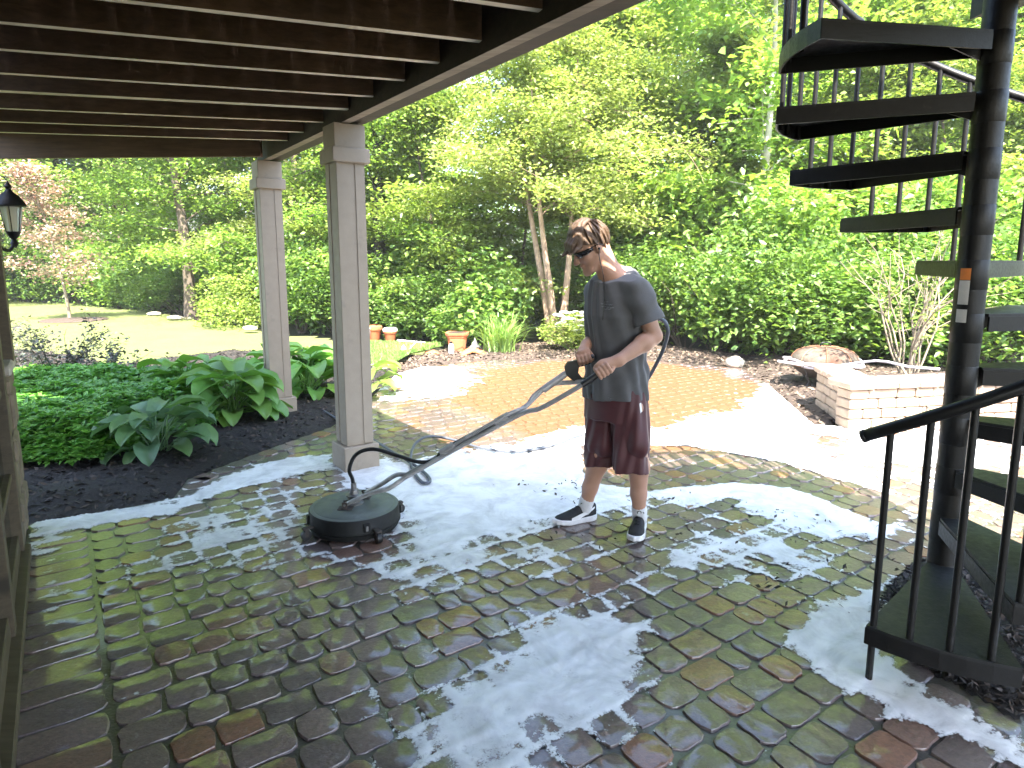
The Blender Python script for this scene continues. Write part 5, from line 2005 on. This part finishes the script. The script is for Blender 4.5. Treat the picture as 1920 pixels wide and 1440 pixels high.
# arms
b.chain([npv(p) for p in (SL, SL + (EL - SL) * .45, EL)], [.056, .052, .043], .03)
b.chain([npv(p) for p in (EL, EL + (WL - EL) * .28, WL)], [.042, .047, .030], .022)
b.chain([npv(p) for p in (SR, SR + (ER - SR) * .45, ER)], [.056, .052, .043], .03)
b.chain([npv(p) for p in (ER, ER + (WR - ER) * .28, WR)], [.042, .046, .030], .022)
# legs
for h_, k_, a_ in ((hipL, KL, AL), (hipR, KR, AR)):
    b.chain([npv(h_), npv(h_ + (k_ - h_) * .5), npv(k_)], [.066, .070, .055], .03)
    cf = k_ + (a_ - k_) * .32 - fw * .012
    b.chain([npv(k_), npv(cf), npv(k_ + (a_ - k_) * .7), npv(a_ + UP * -.02)], [.054, .060, .044, .036], .025)


def fist(h0, a, wrist, p, cdir, rod, flip=1):
    """palm above the bar, four fingers and a thumb closed round it"""
    p = (p - a * p.dot(a)).normalized()
    c = a.cross(p).normalized()
    if c.dot(cdir) < 0:
        c = -c
    pc = h0 + p * (rod + .019)
    b.cone(wrist, pc + (wrist - pc).normalized() * .02, .030, .031, .02)
    b.ell(pc - a * flip * .004, [a, c, p], [.044, .036, .019], .014)
    for i in range(4):
        o_ = (i - 1.5) * .0205
        rr_ = rod + (.0105, .011, .0105, .0095)[i]
        pts_ = []
        for q in (28, 78, 128, 178, 222):
            q = math.radians(q - (6 if i in (0, 3) else 0))
            rr2 = rr_ + (.007 if q < .6 else 0)
            pts_.append(npv(h0 + a * (o_ * flip) + p * (rr2 * math.cos(q)) + c * (rr2 * math.sin(q))))
        b.chain(pts_, [.0108, .0105, .0098, .0092, .0085], .004)
    tb = [h0 + a * flip * -.040 + p * (rod + .012) - c * .012, h0 + a * flip * -.052 - c * (rod + .010), h0 + a * flip * -.044 - p * (rod * .6 + .008) - c * .012]
    b.chain([npv(q) for q in tb], [.0135, .0115, .0095], .007)


ax_l = (ge - gb).normalized()
hL = gb + (D(1152, 682, 3.27) - gb) * .60
fist(hL, ax_l, WL, Vector((.35, .45, .8)), Vector((-.2, -1, -.1)), .0165, -1)
hR = c0 + gx_ * .072 + gz_ * .045
fist(hR, gx_, WR, Vector((.3, .3, .9)), Vector((0, -1, 0)), .016, -1)
ob('body', b.mesh('body', M_skin, MO), man)
del b


# ---- clothing
def stack(g, zs, cs, ws, ds):
    """elliptical sections up the body: approximate signed distance"""
    z = g[2]
    cx_ = np.interp(z, zs, [c.x for c in cs])
    cy_ = np.interp(z, zs, [c.y for c in cs])
    w_, d_ = np.interp(z, zs, ws), np.interp(z, zs, ds)
    a = (g[0] - cx_) * lf.x + (g[1] - cy_) * lf.y
    f = (g[0] - cx_) * fw.x + (g[1] - cy_) * fw.y
    return (np.sqrt((a / w_) ** 2 + (f / d_) ** 2) - 1) * np.minimum(w_, d_), a, f


sh = SDF((.2, 3.2, .70), (.98, 4.0, 1.62), .0055)
g = np.meshgrid(*sh.ax, indexing='ij')
low = HIP + fw * .005
zs = [.70, .80, .95, 1.10, 1.25, 1.36, 1.44, 1.49, 1.535]
cs = [low, low, low + (CH_ - HIP) * .1, low + (CH_ - HIP) * .35, CH_ + fw * .01, CH_, CH_ + (NECK - CH_) * .3, CH_ + (NECK - CH_) * .7, NECK]
d, a_, f_ = stack(g, zs, cs, [.200, .202, .194, .188, .196, .198, .172, .125, .085], [.150, .150, .142, .138, .140, .134, .115, .098, .08])
phi = np.arctan2(f_, a_)
zz = g[2]
fold = .0055 * np.sin(phi * 7 + zz * 9 + 1.2 * np.sin(zz * 13)) * np.clip((1.35 - zz) / .4, .1, 1) + .004 * np.sin(phi * 13 - zz * 21 + 2 * np.sin(phi * 3)) + .004 * np.sin(zz * 46 + phi * 4) * np.clip(1 - abs(zz - .95) / .14, 0, 1)
sh.F = (d + fold).astype(np.float32)


def sleeve(Sp, Ep, r0, r1, frac):
    e = Sp + (Ep - Sp) * frac
    ax_ = (Ep - Sp).normalized()
    t = (g[0] - Sp.x) * ax_.x + (g[1] - Sp.y) * ax_.y + (g[2] - Sp.z) * ax_.z
    dd = SDF.cone_d(g, npv(Sp - ax_ * .01), npv(e + ax_ * .05), r0, r1)
    dd = dd + .0045 * np.sin(t * 55 + g[1] * 30) + .003 * np.sin(t * 24 - g[0] * 60)
    cut = t - (e - Sp).length
    inner = SDF.cone_d(g, npv(Sp + ax_ * .09), npv(e + ax_ * .1), .052, r1 - .007)
    dd = np.maximum(np.maximum(dd, cut), -inner)
    k = .045
    h_ = np.clip(.5 + .5 * (sh.F - dd) / k, 0, 1)
    # no blend low on the arm, so that the sleeve hangs clear of the side
    kk = np.clip((g[2] - (Sp.z - .12)) / .08, 0, 1)
    bl = sh.F * (1 - h_) + dd * h_ - k * h_ * (1 - h_)
    sh.F = np.where(kk > 0, bl * kk + np.minimum(sh.F, dd) * (1 - kk), np.minimum(sh.F, dd)).astype(np.float32)


sleeve(SL, EL, .076, .086, .70)
sleeve(SR, ER, .074, .082, .70)
cutz = .778 + .010 * np.sin(phi * 2 + .6) - g[2]
inner = stack(g, [.70, .80, .86], [low] * 3, [.19, .19, .16], [.14, .14, .11])[0]
inner = np.where(g[2] < .84, inner, .2)
sh.F = np.maximum(sh.F, (g[2] - NECK.z - .040) * .9 + ((g[0] - NECK.x) * fw.x + (g[1] - NECK.y) * fw.y) * .42)
sh.F = np.maximum(sh.F, cutz)
sh.F = np.maximum(sh.F, -inner)
nk = SDF.cone_d(g, npv(NECK + UP * .022 + fw * .02 - UP * 0), npv(NECK + UP * .16 - fw * .0), .070, .075)
vn = SDF.cone_d(g, npv(NECK + fw * .085 - UP * .035), npv(NECK + fw * .05 + UP * .05), .016, .05)
sh.F = np.maximum(sh.F, -np.minimum(nk, vn)).astype(np.float32)
n_ = NT('grey_cotton')
_v = n_.coord('pos')
_c = n_.mix(n_.noise(_v, 30, 6, .7), (.085, .085, .088), (.125, .125, .128))
n_.set(color=_c, rough=.9, sheen=.15, normal=n_.bump(n_.noise(_v, 420, 2), .25, .002))
shirt = ob('t_shirt', sh.mesh('t_shirt', n_.m, MO), man)

rc_ = NECK + fw * .006 + UP * .026
ft_ = (fw * math.cos(.5) - UP * math.sin(.5))
MB().tube([rc_ + lf * (.079 * math.cos(q_)) + ft_ * (.079 * math.sin(q_)) for q_ in np.linspace(0, 6.2832, 33)], .0075, 7, cap=False).build('collar', n_.m, man, True)

so_ = SDF((.2, 3.1, .30), (.98, 4.0, 1.0), .006)
g = np.meshgrid(*so_.ax, indexing='ij')
d, a_, f_ = stack(g, [.6, .75, .9, 1.0], [low] * 4, [.178, .186, .168, .14], [.142, .142, .13, .11])
phi = np.arctan2(f_, a_)
d = np.maximum(d, .66 - g[2])
d = np.maximum(d, g[2] - .97)
so_.F = d.astype(np.float32)
for h_, hem, r0, r1, kn_ in ((hipL + UP * -.17, D(1184, 882, 3.49), .104, .104, KL), (hipR + UP * -.17, D(1124, 870, 3.63), .102, .092, KR)):
    e = hem - UP * .06
    dd = np.minimum(SDF.cone_d(g, npv(h_), npv(e), r0, r1), SDF.cone_d(g, npv(h_ + UP * .1), npv(kn_), .092, .083))
    ph = np.arctan2(g[1] - (h_.y + hem.y) / 2, g[0] - (h_.x + hem.x) / 2)
    dd = dd + .008 * np.sin(ph * 5 + g[2] * 6 + h_.x * 40) * np.clip((.85 - g[2]) / .3, 0, 1) + .004 * np.sin(ph * 11 - g[2] * 17)
    dd = np.maximum(dd, hem.z + .006 * np.sin(ph * 3) - g[2])
    inn = SDF.cone_d(g, npv(hem + UP * .10), npv(e), r1 * .55, r1 - .012)
    dd = np.maximum(dd, -inn)
    k = .03
    q_ = np.clip(.5 + .5 * (so_.F - dd) / k, 0, 1)
    bl = so_.F * (1 - q_) + dd * q_ - k * q_ * (1 - q_)
    kk = np.clip((g[2] - .58) / .08, 0, 1)
    so_.F = (bl * kk + np.minimum(so_.F, dd) * (1 - kk)).astype(np.float32)
n_ = NT('maroon_polyester')
_v = n_.coord('pos')
_c = n_.mix(n_.noise(_v, 14, 5), (.050, .009, .011), (.085, .014, .017))
n_.set(color=_c, rough=.6, sheen=.2, normal=n_.bump(n_.noise(_v, 300, 2), .25, .002))
shorts = ob('shorts', so_.mesh('shorts', n_.m, MO), man)

# ---- hair
hr_ = SDF(npv(HC) - .19, npv(HC) + .19, .004)
g = np.meshgrid(*hr_.ax, indexing='ij')
qf = sum((g[i] - HC[i]) * F3[i] for i in range(3)) / HS
ql = sum((g[i] - HC[i]) * L3[i] for i in range(3)) / HS
qu = sum((g[i] - HC[i]) * U3[i] for i in range(3)) / HS
d = SDF.ell_d([qf, ql, qu], (-.016, 0, .034), [(1, 0, 0), (0, 1, 0), (0, 0, 1)], (.106, .086, .098))
az_ = np.arctan2(ql, qf + .05)
d = d + .0045 * np.sin(az_ * 16 + qu * 40) + .003 * np.sin(az_ * 29 - qf * 60)
# hairline: rises at the forehead and temples, low at the nape, clear of the ear
line = np.interp(qf, [-.12, -.07, -.03, .0, .03, .06, .11], [-.060, -.062, -.020, .012, .022, .040, .050])
d = np.maximum(d, (line - qu) * .8)
hr_.F = d.astype(np.float32)
rh = random.Random(12)
for i in range(64):                                  # locks swept forward from the crown
    a0 = rh.uniform(-1.25, 1.25)
    st0 = rh.uniform(-.06, .04)
    pts_ = []
    for j in range(5):
        t = j / 4
        f0 = st0 + (.125 - abs(a0) * .03) * t
        l0_ = math.sin(a0) * .080 * (.55 + .45 * t)
        ee = max(0.0, 1 - ((f0 + .016) / .112) ** 2 - (l0_ / .092) ** 2)
        u0 = .034 + .104 * math.sqrt(ee) + .006 * math.sin(t * 3) - .012 * max(0, t - .7)
        pts_.append(npv(hp_(f0, l0_, u0)))
    hr_.chain(pts_, [.006, .011, .011, .008, .003], .006)
for i in range(16):                                  # fringe falling over the forehead
    l0_ = rh.uniform(-.062, .062)
    hr_.chain([npv(hp_(.07, l0_, .098 - abs(l0_) * .3)), npv(hp_(.105, l0_ * .95, .078 - abs(l0_) * .3)), npv(hp_(.118, l0_ * .9 + rh.uniform(-.01, .01), .046)), npv(hp_(.113, l0_ * .85 + rh.uniform(-.012, .012), .022 + rh.uniform(-.01, .012)))], [.012, .011, .008, .003], .006)
n_ = NT('light_brown_hair')
_v = n_.coord('pos')
_c = n_.mix(n_.ramp(n_.noise(_v, 90, 4, .6, 1.5), [(.25, 0.), (.8, 1.)]), (.065, .038, .021), (.125, .074, .040))
n_.set(color=_c, rough=.5, normal=n_.bump(n_.noise(_v, 240, 3, .6, 1.0), .6, .004))
ob('hair', hr_.mesh('hair', n_.m, MO), man)
del hr_, g

# ---- sunglasses and earphone
sg = MB()
M_shade = NT('dark_lens').set(color=(.012, .011, .012), rough=.08, spec=.7)
M_frame = simple('sunglass_frame', (.02, .018, .018), .3, .2, 20, 0)
nn = 15
vs = []
for i in range(nn):
    q = math.radians(-74 + 148 * i / (nn - 1))
    nose = math.exp(-(q / .16) ** 2)
    drop = .020 * (1 - .45 * abs(q) / 1.3) * (1 - .75 * nose)
    rise_ = .017 * (1 - .45 * abs(q) / 1.3)
    for rad_ in (.101, .105):
        for u_ in (-drop - .004, rise_ - .004):
            tl = .006 if u_ < 0 else .0
            vs.append(hp_((rad_ - tl) * math.cos(q) * 1.02 - .004, (rad_ - tl) * math.sin(q) * .80, u_ + .004))
fs = []
for i in range(nn - 1):
    o0, o1 = 4 * i, 4 * i + 4
    fs += [(o0 + 2, o1 + 2, o1 + 3, o0 + 3), (o0 + 1, o1 + 1, o1, o0), (o0 + 3, o1 + 3, o1 + 1, o0 + 1), (o0, o1, o1 + 2, o0 + 2)]
fs += [(0, 2, 3, 1), (4 * nn - 4, 4 * nn - 3, 4 * nn - 1, 4 * nn - 2)]
sgo = sg.add(vs, fs).build('sunglasses', M_shade, man, True)
for s in (1, -1):
    MB().tube([hp_(.030, s * .079, .008), hp_(-.012, s * .084, .006), hp_(-.032, s * .082, -.010)], .0035, 6).build('temple_arm', M_frame, sgo, True)
low_rim = [hp_((.1) * math.cos(math.radians(a)) * 1.02, .1 * math.sin(math.radians(a)) * .80, -.020 * (1 - .45 * abs(math.radians(a)) / 1.3) * (1 - .75 * math.exp(-(math.radians(a) / .16) ** 2)) - .001) for a in range(-60, 61, 8)]
MB().tube(low_rim, .002, 5).build('lower_rim', M_steel, sgo, True)
ear = hp_(-.002, .088, -.016)
dgs = bpy.context.evaluated_depsgraph_get()
bv = BVHTree.FromObject(shirt, dgs)


def on_shirt(px, py, tree_=None, lift=.003):
    d_ = Vector(ray(px, py)).normalized()
    h_ = (tree_ or bv).ray_cast(Vector((0, 0, EYE)) - MO, d_)
    return h_[0] + MO - d_ * lift if h_[0] is not None else D(px, py, 3.45)


MB().lathe(ear, [(.001, -.006), (.006, -.004), (.007, .004), (.003, .008)], 8, axis=L3).build('earbud', M_frame, man, True)
wire = smooth_path([ear, ear + Vector((.0, -.012, -.05)), D(1131, 515, 3.50), on_shirt(1133, 536, None, .006), on_shirt(1134, 556), on_shirt(1130, 600)], 5)
MB().tube(wire, .0022, 5).build('earphone_wire', M_frame, man, True)
# small pale print on the chest
M_print = simple('faded_print', (.22, .23, .25), .9, .1, 60, 0)
pr = MB()
for row, (y0, segs) in enumerate(((566, ((1136, 1140), )), (571, ((1127, 1131), (1133, 1139), (1141, 1148))), (576, ((1128, 1136), (1138, 1142), (1144, 1151))), (580, ((1132, 1146), )))):
    for x0, x1 in segs:
        pts_ = [on_shirt(x0 + (x1 - x0) * t, y0 + (1 if int(t * 4) % 2 else -1) * .6 + (x0 - 1136) * .12, None, .0015) for t in (0, .25, .5, .75, 1)]
        pr.tube(pts_, .0016, 4)
pr.build('chest_print', M_print, man)
bs = BVHTree.FromObject(shorts, dgs)
tg = MB()
c1 = on_shirt(1201, 765, bs, .003)
tg.add([on_shirt(1199, 757, bs), on_shirt(1202, 755, bs), on_shirt(1204, 771, bs), on_shirt(1201, 775, bs)], [(0, 1, 2, 3)])
tg.build('logo_tag', M_plast, man)

# ---- socks and shoes
M_sock = simple('white_sock', (.66, .66, .67), .9, .08, 60, .4, 200)
M_knit = simple('black_knit', (.012, .012, .014), .8, .3, 80, .4, 300)
M_sole = simple('white_sole', (.70, .70, .71), .5, .08, 20, .1, 80)


def shoe(heel, dr_, ank, knee):
    sd_ = Vector((-dr_.y, dr_.x, 0))
    leg = (knee - ank).normalized()
    sk = MB().tube([ank - leg * .05, ank - leg * .02, ank, ank + leg * .025, ank + leg * .05, ank + leg * .062], [.040, .044, .0425, .045, .0435, .040], 14).build('sock', M_sock, man, True)
    if heel is heelL:
        cq = ank + leg * .03 - Vector((ank.x, ank.y, 0)).normalized() * .047
        rx = Vector((1, 0, 0))
        MB().tube([cq + rx * (.011 * math.cos(q_)) + UP * (.009 * math.sin(q_)) for q_ in np.linspace(-.6, 3.9, 10)], .002, 5).build('emblem', M_knit, sk)
    s_ = SDF(npv(heel) - [.32, .32, .02], npv(heel) + [.32, .32, .18], .0045)
    g = np.meshgrid(*s_.ax, indexing='ij')
    x_ = (g[0] - heel.x) * dr_.x + (g[1] - heel.y) * dr_.y
    y_ = (g[0] - heel.x) * sd_.x + (g[1] - heel.y) * sd_.y
    z_ = g[2]
    hw = np.interp(x_, [-.015, 0, .03, .10, .18, .235, .265, .28], [.0, .024, .034, .034, .045, .040, .024, .0])
    top_ = np.interp(x_, [-.02, .0, .03, .07, .10, .14, .19, .24, .28], [.085, .105, .108, .108, .106, .086, .068, .055, .035])
    d = (np.sqrt((y_ / np.maximum(hw, .004)) ** 2 + (np.clip(z_ - .03, 0, 1) / np.maximum(top_ - .03, .01)) ** 2.6) - 1) * np.maximum(hw, .012) * .8
    d = np.maximum(d, np.maximum(x_ - .278, -.013 - x_))
    d = np.maximum(d, .022 - z_)
    hole = SDF.cone_d(g, npv(ank - leg * .03), npv(ank + leg * .1), .043, .05)
    s_.F = np.maximum(d, -hole).astype(np.float32)
    up = ob('shoe', s_.mesh('shoe', M_knit, MO), man)
    spring = np.interp(x_, [.18, .28], [0, .016])
    hw2 = hw + .006
    d = np.maximum(np.abs(y_) - hw2, np.maximum(z_ - (.034 + spring * .8 + .006 * np.clip(1 - x_ / .12, 0, 1)), spring - z_ + .003))
    d = np.maximum(d, np.maximum(x_ - .285, -.02 - x_))
    s_.F = d.astype(np.float32)
    ob('sole', s_.mesh('sole', M_sole, MO), up)
    # side stripe sweeping up from the sole to the heel
    for sg_ in (1, -1):
        vs, fs = [], []
        for i in range(13):
            t = i / 12
            x0 = .175 - .165 * t
            zc = .036 + .050 * t ** 1.4
            hh = .004 + .010 * math.sin(math.pi * min(1, .25 + t * .75)) * (1 - .35 * t)
            for dz in (-hh, hh):
                zz_ = zc + dz
                w0 = float(np.interp(x0, [-.015, 0, .03, .10, .18, .235], [.0, .024, .034, .034, .045, .040]))
                t0 = float(np.interp(x0, [-.02, .0, .03, .07, .10, .14, .19], [.085, .105, .108, .108, .106, .086, .068]))
                q_ = max(0.0, 1 - (max(0, zz_ - .03) / (t0 - .03)) ** 2.6) ** .5
                p_ = heel + dr_ * x0 + sd_ * (sg_ * (w0 * q_ + .003)) + UP * zz_
                vs.append(p_)
        fs = [(2 * i, 2 * i + 2, 2 * i + 3, 2 * i + 1) for i in range(12)]
        MB().add(vs, fs).build('side_stripe', M_sole, up, True)
    lc = MB()
    for i in range(4):
        xx = .095 + .024 * i
        zt = float(np.interp(xx, [.10, .14, .19], [.106, .086, .068])) + .001
        lc.tube([heel + dr_ * xx + sd_ * -.016 + UP * (zt - .004), heel + dr_ * (xx + .006) + UP * (zt + .003), heel + dr_ * xx + sd_ * .016 + UP * (zt - .004)], .0025, 5)
    lc.tube([heel + dr_ * .09 + UP * .105, heel + dr_ * .085 + UP * .125 + sd_ * .02, heel + dr_ * .11 + UP * .122 + sd_ * .03], .003, 5)
    lc.build('laces', M_knit, up)


shoe(heelR, dR, AR, KR)
shoe(heelL, dL, AL, KL)
# ================================================================== added haze in place of lens glare, lightens dark gaps
hz_ = bpy.data.materials.new('lens_veil_haze')
hz_.use_nodes = True
hz_.node_tree.nodes.remove(hz_.node_tree.nodes['Principled BSDF'])
pv = hz_.node_tree.nodes.new('ShaderNodeVolumePrincipled')
pv.inputs['Color'].default_value = (.97, .98, 1.0, 1)
pv.inputs['Density'].default_value = .0011
pv.inputs['Anisotropy'].default_value = 0.0
hz_.node_tree.links.new(pv.outputs[0], hz_.node_tree.nodes['Material Output'].inputs['Volume'])
tag(MB().box((0, 80, 18), (224, 226, 38.5)).build('haze', hz_), 'faint added haze standing in for lens glare over the garden and wood', 'haze', kind='stuff')
